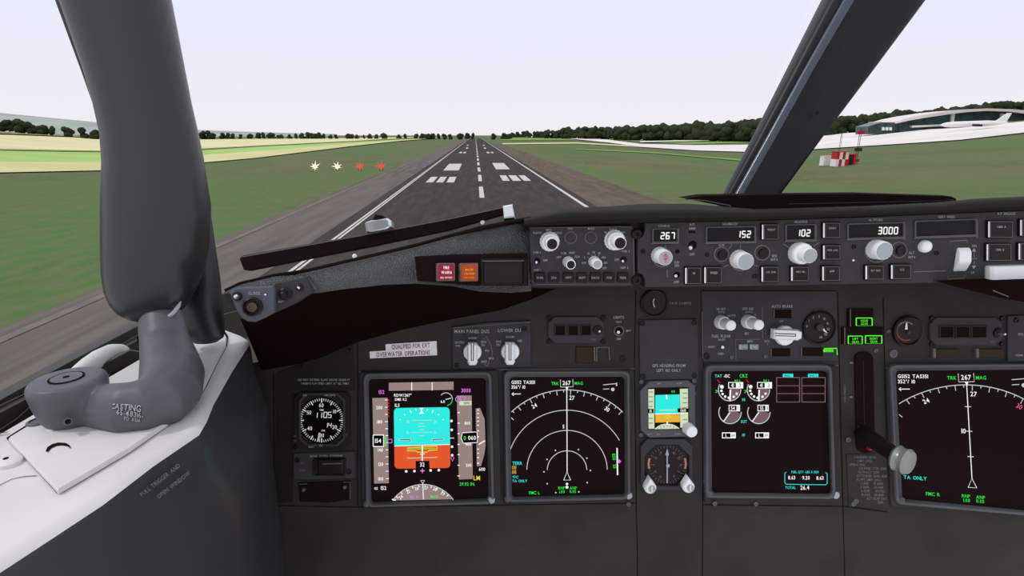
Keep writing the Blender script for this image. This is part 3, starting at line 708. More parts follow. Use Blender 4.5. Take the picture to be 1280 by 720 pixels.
# shade under the lip, a black sheet in place of its shadow
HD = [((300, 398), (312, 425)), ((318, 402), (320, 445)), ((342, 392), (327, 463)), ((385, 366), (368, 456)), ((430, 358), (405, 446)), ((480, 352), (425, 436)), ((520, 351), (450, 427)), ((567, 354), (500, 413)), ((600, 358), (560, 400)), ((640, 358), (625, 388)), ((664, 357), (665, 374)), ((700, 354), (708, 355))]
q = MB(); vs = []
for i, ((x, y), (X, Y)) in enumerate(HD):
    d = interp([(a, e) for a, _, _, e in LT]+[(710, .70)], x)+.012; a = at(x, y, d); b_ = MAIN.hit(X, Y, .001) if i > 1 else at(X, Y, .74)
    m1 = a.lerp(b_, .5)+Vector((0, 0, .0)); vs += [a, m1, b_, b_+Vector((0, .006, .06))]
q.add(vs, [(i*4+j, i*4+j+1, (i+1)*4+j+1, (i+1)*4+j) for i in range(len(HD)-1) for j in range(3)], M['shade']); q.build('lip_shade', t, angle=70)
q = MB(); HP = Surf(at(1260, 365, .70), back(3)); prism(q, [(1192, 357), (1280, 353.5), (1345, 351), (1560, 343), (1560, 400), (1345, 385), (1290, 379), (1258, 374), (1222, 365)], HP, -.06, 0, M['shade'], .002); line(q, [(1241, 363), (1261, 371)], 1, HP, .0005, M['edge']); q.build('far_lip_shade', t)  # shadow at the far end of the glareshield, built as a black block
# tray on top
t = thing('glareshield_tray', 'low black tray lying on the glareshield at the foot of the centre post', 'tray', at(1020, 255, .80))
TR = Surf(at(1000, 255, .80), (0, -.3, 1))
q = MB(); prism(q, [(855, 248), (878, 244.5), (985, 243), (1075, 242), (1190, 245.5), (1197, 249), (1195, 253), (1080, 258), (1000, 260.5), (914, 262), (905, 258)], Surf(at(1000, 262, .80), back(0)), -.02, .0, M['black'], .002); q.build('tray_body', t)
q = MB(); TB = Surf(at(1000, 262, .80), back(0)); line(q, [(856, 249), (880, 250.5), (913, 257), (914, 262)], 1.2, TB, .0012, M['edge']); line(q, [(985, 255), (1080, 253), (1180, 251), (1194, 253)], 1.2, TB, .0012, M['frame'])
prism(q, rr(1184, 249.5, 1193, 253.5, 1), TB, 0, .002, M['frame']); q.build('rim', t)
# chime and oxygen panels at the left end
LG = Surf(at(317, 383, .528), (.16, -.95, .2)); 
def pan(name, label, cat, S, x, y, group=None): return thing(name, label, cat, S.hit(x, y), group)
t = pan('chime_panel', 'blue grey rounded panel with black socket at the left end of the glareshield', 'control panel', LG, 317, 385)
q = MB(); prism(q, [(287, 366), (292, 360.5), (340, 358), (343, 362), (343, 391), (332, 397), (320, 402.5), (309, 402), (301, 396), (294, 384)], LG, -.02, .004, mat('blue grey paint', (80, 83, 92), .5, .2, gain=1.0), .0015); q.build('face_plate', t)
q = MB(); lathe(q, LG, 317.5, 382.5, [(12.5, .004), (12.5, .009), (10.5, .010), (9, .006), (4, .0055)], M['blackp'], 28); lathe(q, LG, 317.5, 383, [(6.5, .0055), (6, .008), (4.6, .0082), (4.4, .0065), (1, .0065)], mat('bronze', (92, 66, 52), .4, .4), 20); q.build('socket', t)
q = MB(); lathe(q, LG, 298.5, 370, [(6, .004), (6, .007), (5, .008)], M['blackp'], 20); lathe(q, LG, 298.5, 370, [(3.5, .008), (3.4, .011), (2.2, .0135), (.8, .0145)], M['steel'], 16); q.build('push_knob', t)
q = MB(); txt(q, 'CLOCK', 318, 366.5, 3.6, LG, M['ink'], .0046); lathe(q, LG, 333, 367.8, [(1.2, .004), (1.1, .006), (.4, .0065)], M['knob'], 10); q.build('lettering', t)
LG2 = Surf(at(362, 370, .548), (.12, -.95, .2))
t = pan('map_light_panel', 'dark four sided panel with black knob beside the blue grey one', 'control panel', LG2, 362, 372)
q = MB(); prism(q, [(343.5, 354), (382, 346), (390, 366), (366, 381), (344, 391)], LG2, -.02, .006, M['plate'], .001); q.build('face_plate', t)
q = MB(); lathe(q, LG2, 359, 366.5, [(8, .006), (8, .010), (6.5, .011), (3.5, .011), (3.5, .018), (2, .019)], M['blackp'], 24, .03, 8); q.build('rotary_knob', t)
q = MB(); lathe(q, LG2, 376, 359, [(4.6, .006), (4.4, .009), (2.8, .010)], M['blackp'], 18); lathe(q, LG2, 376, 359, [(2, .010), (1.8, .0125), (.5, .0135)], M['steel'], 12); q.build('push_knob', t)
q = MB(); txt(q, 'MAP', 351, 377, 2.6, LG2, M['ink'], .0066, rot=-6); q.build('lettering', t)
q = MB(); LGT = Surf(at(390, 350, .556), (.1, -.95, .2)); line(q, [(383.5, 345), (387, 350), (394, 362)], 2, LGT, .0, M['edge']); o = q.build('trim_clip', smooth=False); o['label'] = 'thin pale metal clip between the dark knob panel and the leather lip'; o['category'] = 'clip'
# annunciator recess in lip
AN = plane3(at(526, 320, .604), at(660, 316, .684), at(600, 360, .646))
t = pan('warning_light_unit', 'black recess with red fire warning light, amber light and dark window', 'warning lights', AN, 595, 340)
q = MB(); prism(q, [(526, 320), (565, 318), (660, 316), (661, 357), (596, 357), (575, 355), (530, 351)], AN, -.01, .006, M['black'], .001); q.build('recess', t)
for nm, m_, x0, y0, x1, y1, L in (('fire_warning_light', 'red', 547, 329, 569, 351.5, [('FIRE', 334.5, 3.6), ('WARN', 340.5, 3.6), ('BELL CUTOUT', 347, 2)]), ('caution_light', 'orange', 575.5, 329, 598, 352, [('MASTER', 337, 2.4), ('CAUTION', 342, 2.4), ('PUSH TO RESET', 347, 1.5)])):
    q = MB(); prism(q, rr(x0, y0, x1, y1, 1.5, 3, -.02), AN, .006, .010, M['edge'], .0006); o = q.build(nm, t)
    q = MB(); prism(q, rr(x0+1.6, y0+1.6, x1-1.6, y1-1.6, 1, 3, -.02), AN, .010, .0108, M[m_]); q.build('lens', o)
    q = MB()
    for s, yy, hh_ in L: txt(q, s, (x0+x1)/2, yy, hh_, AN, M['e_white'] if m_ == 'red' else M['e_amb'], .0112, sx=.75)
    q.build('legend', o)
q = MB(); frame(q, rr(602, 323, 659, 356.5, 1.5, 3), rr(604.5, 327, 655, 353.5, 1, 3), AN, .006, .009, M['lip'], chamf=.0005); prism(q, rr(605, 327, 655, 353.5, 1), AN, .006, .0068, M['blackp']); line(q, [(603, 326.3), (655, 326)], 1, AN, .0095, M['edge']); q.build('six_pack_window', t)

# ------------------------------------------------------------------ EFIS control panel
S = MCP
q = MB(); prism(q, [(664, 278), (830, 273), (830, 362), (664, 360)], S, -.05, -.012, M['blackp']); q.build('control_panel_housing', kind='structure')
t = pan('flight_display_control_panel', 'control panel with two pairs of white knobs and a row of seven small buttons', 'control panel', S, 727, 330)
q = MB(); prism(q, [(662, 283.5), (790, 282), (793, 286), (794, 353), (791, 358), (664, 358.5)], S, -.03, 0, M['plate'], .0008); q.build('face_plate', t)
q = MB()
for s, x, y in (('RADIO', 672, 291), ('MINS', 686, 287.5), ('BARO', 698, 291), ('FPV', 713, 286), ('MTRS', 739, 286), ('IN', 757, 290.5), ('BARO', 766.5, 286.5), ('HPA', 778, 290.5), ('VOR 1', 671, 315.5), ('OFF', 681.5, 325.5), ('ADF 1', 671.5, 337.5), ('VOR 2', 782, 314), ('OFF', 771, 324.5), ('ADF 2', 780.5, 334.5),
                ('APP', 698.5, 321.5), ('VOR', 704.5, 316.5), ('MAP', 715, 316), ('PLN', 721.5, 321), ('5', 731, 322), ('10', 735.5, 317), ('20', 742, 315.5), ('40', 749, 316.5), ('80', 755, 321.8), ('160', 757, 328.4), ('320', 755.5, 335), ('640', 730, 328.5)):
    txt(q, s, x, y, 2.7, S, M['ink'])
for x, y in ((713.5, 297), (738.5, 297.2)): blank_ring(q, S, x, y, 7.8)
for k in range(5): a = math.radians(-50+k*25); line(q, [(744+9.5*math.sin(a), 329-9.5*math.cos(a)), (744+12*math.sin(a), 329-12*math.cos(a))], .6, S, .0005, M['ink'])
line(q, [(664, 285), (790, 283.6)], .8, S, .0004, M['edge']); line(q, [(792, 295), (792.5, 345)], 1, S, .0004, M['edge']); line(q, [(668, 355.5), (788, 355)], .7, S, .0004, M['edge'])
q.build('lettering', t)
def dual_knob(x, y, r, par, h=.016, inner=.72, cap='blackp', name='rotary_knob', r2=None):
    q = MB(); lathe(q, S, x, y, [(r*1.15, 0), (r*1.12, .002), (r, .003), (r, h*.62), (r*.93, h*.68), (r*.7, h*.68)], M['knob'], 36, .02, 18); o = q.build(name, par)
    q = MB(); lathe(q, S, x, y, [(r*inner, h*.66), (r*inner, h*1.55), (r*inner*.92, h*1.65), (r*inner*.8, h*1.65)], M['knob'], 28, .015, 14); lathe(q, S, x, y, [(r*inner*.82, h*1.6), (r*inner*.8, h*1.72), (r*.1, h*1.68)], M[cap], 24); q.build('knob_cap', o)
    return o
dual_knob(687, 301.8, 10.8, t, h=.014); dual_knob(768, 300, 11.2, t, h=.017)
def small_knob(x, y, r, par, h=.02, cap='blackp'):
    q = MB(); lathe(q, S, x, y, [(r*1.1, 0), (r*1.05, .002), (r, .004), (r*.94, h*.9), (r*.88, h), (r*.7, h)], M['knob'], 30, .02, 15); lathe(q, S, x, y, [(r*.74, h-.001), (r*.72, h+.0006), (r*.1, h+.0004)], M[cap], 22); return q.build('rotary_knob', par)
small_knob(710.3, 327.4, 6.6, t); small_knob(742.6, 327, 6.6, t, cap='knobgrey')
toggle(t, S, 671.5, 326, 4.2, -1, 2, ring=False); toggle(t, S, 779.5, 324.5, 4.2, -1, 2, ring=False)
for i, (x, s) in enumerate(((675, 'WXR'), (692.5, 'STA'), (710.5, 'WPT'), (727.5, 'ARPT'), (744.5, 'DATA'), (761.5, 'POS'), (778.8, 'TERR'))):
    q = MB(); prism(q, rr(x-6.6, 341, x+6.6, 353, 1), S, 0, .0035, M['blackp'], .0006); o = q.build('push_button', t); q = MB(); txt(q, s, x, 347.2, 2.7, S, M['ink'], .0042); q.build('legend', o)
for x, y, lab in ((795, 292, 'black round fastener at the upper corner between the two control panels'), (795, 350, 'black round fastener at the lower corner between the two control panels')):
    q = MB(); lathe(q, S, x, y, [(6.5, 0), (6.5, .004), (5, .0055), (2.4, .0052), (2, .003)], M['blackp'], 20, 0, 0); o = q.build('panel_fastener'); o['label'] = lab; o['category'] = 'fastener'; o['group'] = 'fasteners between the control panels'

# ------------------------------------------------------------------ mode control panel
t = pan('mode_control_panel', 'long grey control panel with white number windows 267, 152, 102 and 3000', 'control panel', S, 1000, 320)
q = MB(); prism(q, [(806, 279), (945, 276), (1080, 271), (1180, 267.5), (1280, 263.5), (1345, 261), (1560, 252), (1560, 340), (1345, 348), (1280, 351), (1180, 353.5), (1080, 355), (945, 357.5), (806, 359), (806, 349), (803, 343), (797, 341), (797, 299), (803, 296), (806, 289)], S, -.03, .002, M['plate'], .0008); fp = q.build('face_plate', t)
q = MB(); H0 = .0026
def T(s, x, y, h=3.0): txt(q, s, x, y, h, S, M['ink'], H0)
for a in (('COURSE', 830, 282.5), ('A/T', 865, 280.8), ('ARM', 865, 285.6), ('OFF', 865, 318), ('IAS/MACH', 912.5, 280), ('HEADING', 1001, 277.3), ('ALTITUDE', 1094.5, 274.8), ('VERT SPEED', 1183, 271.2), ('F/D', 846, 328), ('ON', 846, 332), ('OFF', 845.5, 352.5), ('C/O', 902, 306.5), ('SPD', 968, 320), ('INTV', 968, 324.6),
          ('ALT', 1139.5, 316), ('INTV', 1140, 321.5), ('DN', 1218, 307.5), ('UP', 1216, 340.8), ('A/P ENGAGE', 1258, 267)): T(*a)
for p in ([(1217.5, 313), (1217.5, 322)], [(1217.5, 326), (1217.5, 333)], [(1211, 323.8), (1222, 323.2)], [(1142, 339.8), (1183, 338.4)], [(1187, 304.8), (1187, 301.5), (1209, 300.5), (1209, 303.5)], [(1185, 345.5), (1185, 348.8), (1205, 347.5), (1206.5, 344.5)], [(925.5, 304.5), (925.5, 311)], [(904, 334), (911, 331)], [(941, 331), (948, 333)], [(832, 307), (832, 312)],
          [(979, 305), (988, 310.5)], [(1024, 303), (1017, 307.5)], [(914, 304.5), (914, 308), (911, 311)], [(1230, 350), (1231, 334), (1236, 331.5), (1345, 328)], [(834, 337), (834, 346), (836, 346)]): line(q, p, 1, S, H0, M['inkdim'])
for x, y0 in ((1217.5, 311.5),): flat(q, [(x-2.6, y0+3), (x+2.6, y0+3), (x, y0-1.2)], S, H0, M['ink'])
flat(q, [(1214.6, 332), (1219.8, 332), (1217.2, 336.5)], S, H0, M['ink'])
for k in range(7):
    a = math.radians(-60+k*20); line(q, [(1001+15*math.sin(a), 318-15*math.cos(a)), (1001+17.5*math.sin(a), 318-17.5*math.cos(a))], .8, S, H0, M['inkdim'])
for x, y, r in ((902, 318, 9.5), (953, 316, 9.8), (1124, 312.5, 10.2), (1096, 313.5, 15), (926, 326, 13), (828, 321.5, 12.5)): frame(q, circ(x, y, r), circ(x, y, r-1), S, .002, .0026, M['inkdim'], chamf=.0001)
q.build('lettering', fp)
q = MB()
for x, y in ((803, 314), (883, 318), (943, 345), (942, 345), (1066, 308), (1169, 316), (1051, 262)): screw(q, S, x, y, 2.6, .002) if y > 270 else None
prism(q, rr(861, 288.5, 869, 291.5), S, .002, .0025, M['black']); lathe(q, S, 1065, 325, [(1.2, .002), (1.2, .003), (.4, .0033)], M['knob'], 10); lathe(q, S, 846, 314, [(2.6, .002), (2.4, .0026), (.5, .0026)], M['black'], 14)
q.build('panel_hole', fp)
def window(x0, y0, x1, y1, s, xr, cy, skew, par, w=5.4, h=9.2):
    q = MB(); frame(q, rr(x0-2, y0-1.5, x1+2, y1+2, 1, 3, skew), rr(x0, y0, x1, y1, .8, 3, skew), S, .002, .0045, M['bezel'], hin=.0005, chamf=.0006)
    line(q, [(x0-3, y1+2.2), (x1+2.4, y1+2.2+skew*(x1-x0))], 1.2, S, .0048, M['edge']); line(q, [(x1+1.6, y0-1), (x1+1.6, y1+2)], 1.2, S, .0048, M['edge'])
    o = q.build('number_window', par)
    q = MB(); flat(q, rr(x0, y0, x1, y1, 0, 1, skew), S, .0024, M['glassd']); q.build('dark_glass', o)
    if s:
        q = MB(); seg7(q, s, xr, cy, w-1.6, h-1.6, S, M['e_white'], 1.3, .0030, 2.6); q.build('digits', o)
window(817.5, 287, 846.5, 302, '267', 843, 294.7, -.01, t); window(884.5, 285, 943, 302, '152', 938, 292.8, -.015, t); window(984, 282, 1018.5, 299.5, '102', 1012.5, 291.2, -.02, t)
window(1061.5, 281, 1129.5, 297.5, '3000', 1122, 288.3, -.03, t, 5.6, 9.6); window(1146, 277.5, 1220, 295.5, '', 0, 0, -.035, t)
for a in ((856, 333.5, 877, 356, 'N1'), (880, 333, 903, 355.3, 'SPEED'), (952, 279.5, 974, 300.5, 'VNAV'), (951.5, 332.5, 974, 353.5, 'LVL CHG'), (988.5, 332.5, 1011.5, 352.5, 'HDG SEL'), (1028.5, 277.5, 1051, 298.5, 'LNAV'), (1028.5, 305.5, 1051, 325.5, 'VOR LOC'), (1027.5, 332, 1050.5, 352, 'APP'),
          (1081.5, 331, 1105.5, 350.5, 'ALT HLD'), (1113.5, 330, 1139.5, 350, 'V/S'), (1235, 275.5, 1267, 298, 'CMD A'), (1233, 304, 1265, 327, 'CMD B'), (1275, 273.5, 1307, 296, 'CWS A'), (1273, 303, 1305, 326, 'CWS B')):
    S2 = S; legend_button(t, S, *a[:4], a[4], 2.7 if len(a[4]) < 6 else 2.3, hgt=.006)
def mknob(x, y, r, h, par, cap='knobgrey', taper=.9, mark=False):
    q = MB(); lathe(q, S, x, y, [(r*1.05, .002), (r*1.02, .004), (r, .005), (r*taper, h*.93), (r*taper*.95, h), (r*taper*.9, h)], M['knob'], 40, .015, 20); o = q.build('rotary_knob', par)
    q = MB(); lathe(q, S, x, y, [(r*taper*.92, h-.0005), (r*taper*.88, h+.0008), (r*.1, h+.0008)], M[cap], 30)
    if mark:
        c = S.hit(x, y)+S.n*(h+.0014)
        SS = Surf(S.p+S.n*(h+.0014), S.n)
        px = 640+FOC*(c.dot(RT)/c.dot(FW)); py = 360-FOC*(c.dot(UP)/c.dot(FW))
        line(q, [(px, py-6), (px, py+6)], 1.6, SS, 0, M['pinkred']); line(q, [(px-2.6, py-2), (px, py-5), (px+3, py-1.5)], 1.2, SS, 0, M['pinkred']); line(q, [(px-2.6, py+1), (px+3, py+.6)], 1.2, SS, 0, M['pinkred'])
    q.build('knob_cap', o)
mknob(823.5, 318.5, 9.8, .025, t, 'knobgrey', .93, True); mknob(922.5, 323.5, 11, .021, t, 'knobgrey', .92)
q = MB(); lathe(q, S, 997, 315.5, [(13.2, .002), (13, .004), (12.6, .012), (11.8, .0135), (9, .0138)], M['knob'], 40, .015, 20); o = q.build('rotary_knob', t)
q = MB(); lathe(q, S, 997, 315.5, [(9.2, .013), (9, .0265), (8.5, .0275), (8, .0275)], M['knob'], 30, .012, 15); lathe(q, S, 997, 315.5, [(8.2, .0272), (8, .0282), (1, .0282)], M['knobgrey'], 26); q.build('knob_cap', o)
mknob(1093, 311, 11.5, .018, t, 'knobgrey', .93); 
q = MB(); lathe(q, S, 1153, 307.5, [(7.4, .002), (7.2, .006), (6.4, .008), (4, .0095), (1, .01)], M['knob'], 26); q.build('push_knob', t)
for x, y in ((902, 318), (953, 316), (1124, 312.5)):
    q = MB(); lathe(q, S, x, y, [(6, .002), (5.8, .004), (4.5, .0048), (3.6, .0042), (1, .0042)], M['blackp'], 22); q.build('push_knob', t)
toggle(t, S, 865, 306, 6.5, -2, 4); toggle(t, S, 845.3, 343, 5, -.5, 2)
# thumbwheel
q = MB(); c = S.hit(1189, 321.5, -.014); rad = (S.hit(1199, 306)-S.hit(1199, 343)).length*.56; hw = 8.0*S.scale(1199, 324); ax = Vector((1, 0, 0)); vs = []; seg = 40
for xo, rk in ((-hw, .93), (-hw*.9, 1), (hw*.9, 1), (hw, .93)):
    for j in range(seg):
        a = 2*math.pi*j/seg; R_ = rad*rk*(1+(.02 if j % 4 < 2 else -.01)); vs.append(c+ax*xo+Vector((0, math.cos(a)*R_, math.sin(a)*R_)))
q.add(vs, [(i*seg+j, (i+1)*seg+j, (i+1)*seg+(j+1) % seg, i*seg+(j+1) % seg) for i in range(3) for j in range(seg)]+[tuple(range(seg)), tuple(reversed(range(3*seg, 4*seg)))], M['knob']); q.build('thumbwheel', t, angle=30)
q = MB(); prism(q, [(1240, 334), (1345, 331), (1345, 347), (1280, 350), (1240, 351.5)], S, .002, .012, M['knob'], .003); q.build('disengage_bar', t)

# ================================================================== MAIN INSTRUMENT PANEL
S = MAIN
q = MB(); prism(q, [(255, 470), (330, 450), (445, 395), (600, 350), (700, 320), (1900, 270), (1900, 800), (255, 800)], S, -.02, 0, M['panel'])
mp_ = q.build('main_instrument_panel', kind='structure')
q = MB()
for p in ([(447, 395), (447, 632)], [(342, 466), (344, 720)], [(795, 359), (793, 458), (797, 720)], [(880, 362), (878, 720)], [(1047, 365), (1056, 720)], [(1104, 372), (1106, 462)], [(340, 632), (450, 634), (797, 629)], [(878, 631), (1056, 633), (1110, 640)]): line(q, p, 1.2, S, .0003, M['black'])
for p in ([(448.5, 465), (621, 463)], [(625, 462), (794, 461)], [(881, 457), (1048, 457)], [(1106, 460), (1345, 456)]): line(q, p, 1.2, S, .0003, M['edge'])
q.build('panel_seams', mp_)
# plain filler plates
def blank(name, label, pts, h, m='panel', scr=(), text=()):
    t = thing(name, label, 'panel plate', S.hit(*pts[0])); q = MB(); prism(q, pts, S, 0, h, M[m], .0006); q.build('plate', t)
    if scr:
        q = MB()
        for x, y in scr: screw(q, S, x, y, 3.4, h)
        q.build('panel_hole', t)
    if text:
        q = MB()
        for s, x, y, hh_ in text: txt(q, s, x, y, hh_, S, M['ink'], h+.0006)
        q.build('lettering', t)
    return t
blank('blank_plate', 'blank grey plate lettered GPS HEADING FROM LEFT IRS ONLY', [(799, 400), (872, 399), (873, 474), (800, 475)], .003, 'plate', ((802, 404), (867, 403), (803, 470), (867, 469)), (('GPS HEADING FROM', 836, 457, 3.4), ('LEFT IRS ONLY', 836, 463, 3.4)))
blank('side_plate', 'dark plate at the left edge beside the clock under the black hood', [(345, 466), (441, 430), (444, 470), (444, 488), (366, 488), (366, 628), (345, 630)], .0006, 'panel_dark', ((377, 457), (436, 438.5)), (('DO NOT EXTEND FLAPS ABOVE 20,000 FT', 405, 474.8, 2.5), ('OBSERVE FLAP SPEED LIMITS AT ALL TIMES', 406, 479.4, 2.3)))
# ---- displays
def bez(name, label, outer, inner, thick=.009, skewr=0):
    c = S.hit(sum(p[0] for p in inner)/4, sum(p[1] for p in inner)/4); t = thing(name, label, 'display screen', c, 'large instrument displays')
    def rq(Q, r):
        P = []
        for i, p in enumerate(Q):
            a = Q[i-1]; b = Q[(i+1) % 4]
            def tow(q, L): d = math.hypot(q[0]-p[0], q[1]-p[1]); return (p[0]+(q[0]-p[0])*L/d, p[1]+(q[1]-p[1])*L/d)
            A, B = tow(a, r), tow(b, r)
            for k in range(5):
                u = k/4; P.append(((1-u)**2*A[0]+2*u*(1-u)*p[0]+u*u*B[0], (1-u)**2*A[1]+2*u*(1-u)*p[1]+u*u*B[1]))
        return P
    def grow(Q, g): cx = sum(p[0] for p in Q)/4; cy = sum(p[1] for p in Q)/4; return [(p[0]+(g if p[0] > cx else -g), p[1]+(g if p[1] > cy else -g)) for p in Q]
    q = MB(); frame(q, rq(outer, 5), rq(grow(inner, 4.5), 8), S, 0, thick*.55, M['panel'], chamf=.0012); frame(q, rq(grow(inner, 7.5), 9), rq(grow(inner, 3.4), 7), S, 0, thick, M['bezel'], chamf=.0015, hin=.0008, base=rq(inner, 5))
    q.build('bezel', t)
    for i_, (x, y) in enumerate(grow(inner, 4.5)[2:]):
        q = MB(); lathe(q, S, x-1, y-5, [(4.6, .002), (4.4, thick*.8), (2.6, thick*1.02), (.8, thick*1.05)], M['knobgrey' if i_ == 0 else 'bezel'], 14); q.build('corner_stud', t)
    q = MB(); flat(q, rq(inner, 5), S, .0012, M['screen']); sc = q.build('screen', t)
    return t, sc
E_ = .0018
# primary flight display
t, scr = bez('primary_flight_display', 'square screen with cyan and orange artificial horizon between two tapes', [(449, 465), (623, 463), (627, 630), (452, 634)], [(461, 474), (607, 472.5), (610.5, 623), (464.5, 627.5)])
q = MB(); flat(q, [(486, 478.4), (567, 477), (567, 487.2), (486, 488.5)], S, E_, M['e_grey'])
for x in (514.7, 540.2): line(q, [(x, 478), (x, 488)], 1, S, E_+.0002, M['e_white'])
for s, x, y, h, m_ in (('152', 477, 490, 4.6, 'e_mag'), ('3000', 582.5, 488, 4.6, 'e_mag'), ('RDW/267°', 503.5, 494, 3.6, 'e_white'), ('DME 0.2', 501, 499.3, 3.2, 'e_white'), ('ILS', 496.5, 506.5, 4, 'e_white'), ('29.92 IN.', 584, 605, 3.9, 'e_green'), ('600', 602.5, 586.5, 4, 'e_white'), ('LM', 596, 597.5, 5.5, 'e_yel'), ('GS', 470, 610.5, 3, 'e_white'), ('152', 479.5, 610, 4.6, 'e_white')): txt(q, s, x, y, h, S, M[m_], E_+.0002)
q.build('flight_mode_annunciator', scr)
q = MB(); flat(q, [(465.5, 497.5), (484.5, 497.2), (486, 604), (467.7, 604.5)], S, E_, M['e_grey'])
for i, y in enumerate((500, 509, 518, 527, 535.8, 544.5, 553.2, 562.3, 571, 580, 589, 598.3)):
    x = 484.4+(y-500)*.015; line(q, [(x-3.4, y), (x, y)], .9, S, E_+.0002, M['e_white'])
for s, x, y in (('200', 474, 509.5), ('180', 474.6, 527.3), ('140', 475.5, 562.5), ('120', 476, 580.3), ('100', 476, 598.5)): txt(q, s, x, y, 4, S, M['e_white'], E_+.0003)
for k in range(6): y = 499+k*4; line(q, [(485.4, y), (485.4, y+2.2)], 2, S, E_+.0003, M['e_red'])
frame(q, rr(466, 543.3, 480, 558.7, 1), rr(466.9, 544.2, 479.1, 557.8, .8), S, E_+.0003, E_+.0008, M['e_white'], chamf=.0001); flat(q, rr(466.5, 544, 479.5, 558), S, E_+.0004, M['e_black']); txt(q, '154', 472.6, 551, 5, S, M['e_white'], E_+.0009)
line(q, [(482, 546), (482, 557)], 2, S, E_+.0005, M['e_green']); line(q, [(484.6, 549.2), (490, 549), (490, 553.6), (484.6, 553.8)], .9, S, E_+.0005, M['e_mag'], True)
q.build('speed_tape', scr)
q = MB()
att = rr(492.3, 510, 562, 586, 5, 5); att = [(x+(y-510)*.012, y-.015*(x-492)) for x, y in att]
hz = lambda x: 557.6-.028*(x-492)
up = [p for p in att if p[1] < hz(p[0])]; dn = [p for p in att if p[1] >= hz(p[0])]
xl_, xr_ = 493, 562.6
def clip(P, above):
    out = []
    for i in range(len(P)):
        a, b = P[i], P[(i+1) % len(P)]; fa_, fb = a[1]-hz(a[0]), b[1]-hz(b[0])
        ina = (fa_ < 0) == above; inb = (fb < 0) == above
        if ina: out.append(a)
        if ina != inb: u = fa_/(fa_-fb); out.append((a[0]+(b[0]-a[0])*u, a[1]+(b[1]-a[1])*u))
    return out
flat(q, clip(att, True), S, E_, M['e_sky']); flat(q, clip(att, False), S, E_, M['e_ground'])
e2 = E_+.0002; line(q, [(493, 557.6), (562.5, 555.6)], .8, S, e2, M['e_white'])
for w, y in ((13, 525.5), (3, 529.5), (5, 533), (3, 537), (14, 540.6), (3, 544.5)): line(q, [(527-w, y), (527+w, y-w*.03)], .55, S, e2, M['e_line'])
for s in (-1, 1):
    for y in (526.8, 540.5): txt(q, '20' if y < 530 else '10', 527+s*17.3, y, 3, S, M['e_line'], e2)
    line(q, [(527+s*28, 549.4-s*.5), (527+s*14, 549.4), (527+s*14, 552.5)], 2, S, e2, M['e_line']); line(q, [(527+s*27, 549.4-s*.5), (527+s*14.4, 549.4), (527+s*14.4, 552)], .9, S, e2+.0002, M['e_black'])
    for a, r0_, r1_ in ((12, 33, 35), (24, 32, 36), (38, 33.5, 35.5), (52, 33, 35)):
        A = math.radians(a*s); line(q, [(527+r0_*math.sin(A), 545.5-r0_*math.cos(A)), (527+r1_*math.sin(A), 545.5-r1_*math.cos(A))], .8, S, e2, M['e_white'])
flat(q, [(524.5, 509.8), (529.5, 509.8), (527, 513)], S, e2, M['e_white']); flat(q, [(523.6, 517.3), (530.4, 517.3), (527, 512.8)], S, e2, M['e_white'])
line(q, [(509, 560), (509, 563.6), (520, 563.6), (522, 565.2), (534, 565.2), (536, 563), (546.5, 562.5), (546.5, 557.6), (534, 558.4), (520, 559.4)], 1.1, S, e2, M['e_yel'], True); line(q, [(510, 561.5), (546, 560.4)], 1, S, e2+.0001, M['e_green'])
line(q, [(527.8, 556), (527.8, 577)], 1.6, S, e2+.0002, M['e_white']); line(q, [(511, 572.8), (546, 571.6)], .8, S, e2, M['e_pale'])
for s in (-1, 1): txt(q, '10', 528+s*18, 572-s*.4, 3, S, M['e_amb'], e2+.0001)
line(q, [(525, 567.6), (531, 567.4)], .8, S, e2, M['e_white'])
flat(q, [(519.5, 576.3), (536.7, 576), (537, 585.4), (519.7, 585.6)], S, e2+.0003, M['e_black']); txt(q, '32', 527.8, 580.6, 5, S, M['e_white'], e2+.0005)
for x, y in ((507.7, 589.2), (518, 588.9), (538.3, 588), (548.5, 587.7), (564.3, 526.2), (564.6, 537.4), (565, 558.4), (565.2, 569)): flat(q, circ(x, y, 1.6, 14), S, e2, M['e_white'])
line(q, [(561.8, 547.7), (567.5, 547.5)], .8, S, e2, M['e_white']); line(q, [(565.5, 568.4), (567.3, 572.5), (565.6, 576.6), (563.7, 572.5)], .8, S, e2+.0001, M['e_mag'], True)
flat(q, [(528, 585.3), (528.9, 587.5), (531.2, 588.4), (528.9, 589.3), (528, 591.8), (527.1, 589.3), (524.8, 588.4), (527.1, 587.5)], S, e2, M['e_mag'])
q.build('artificial_horizon', scr)
q = MB(); flat(q, [(571, 494.5), (589.5, 494.3), (591, 598.8), (573.6, 599.3)], S, E_, M['e_grey'])
for y in (515.8, 529, 542, 555.5, 568.3, 581.6, 594.8): line(q, [(572, y), (574.6, y)], 1.2, S, E_+.0002, M['e_white'])
for s, x, y in (('800', 584.3, 529), ('400', 585.2, 555.3), ('200', 585.8, 581.6)): txt(q, s, x, y, 3.6, S, M['e_white'], E_+.0003)
flat(q, [(573.5, 501.5), (589.4, 501), (589.4, 506.4), (574.5, 506.8)], S, E_+.0002, M['e_pale']); txt(q, '1000', 583.5, 503.8, 3.2, S, M['e_black'], E_+.0004)
line(q, arc(572.8, 499, 3.4, 0, 360, 14), .8, S, E_+.0003, M['e_mag']); line(q, arc(578, 498, 3.4, 0, 360, 14), .8, S, E_+.0003, M['e_mag'])
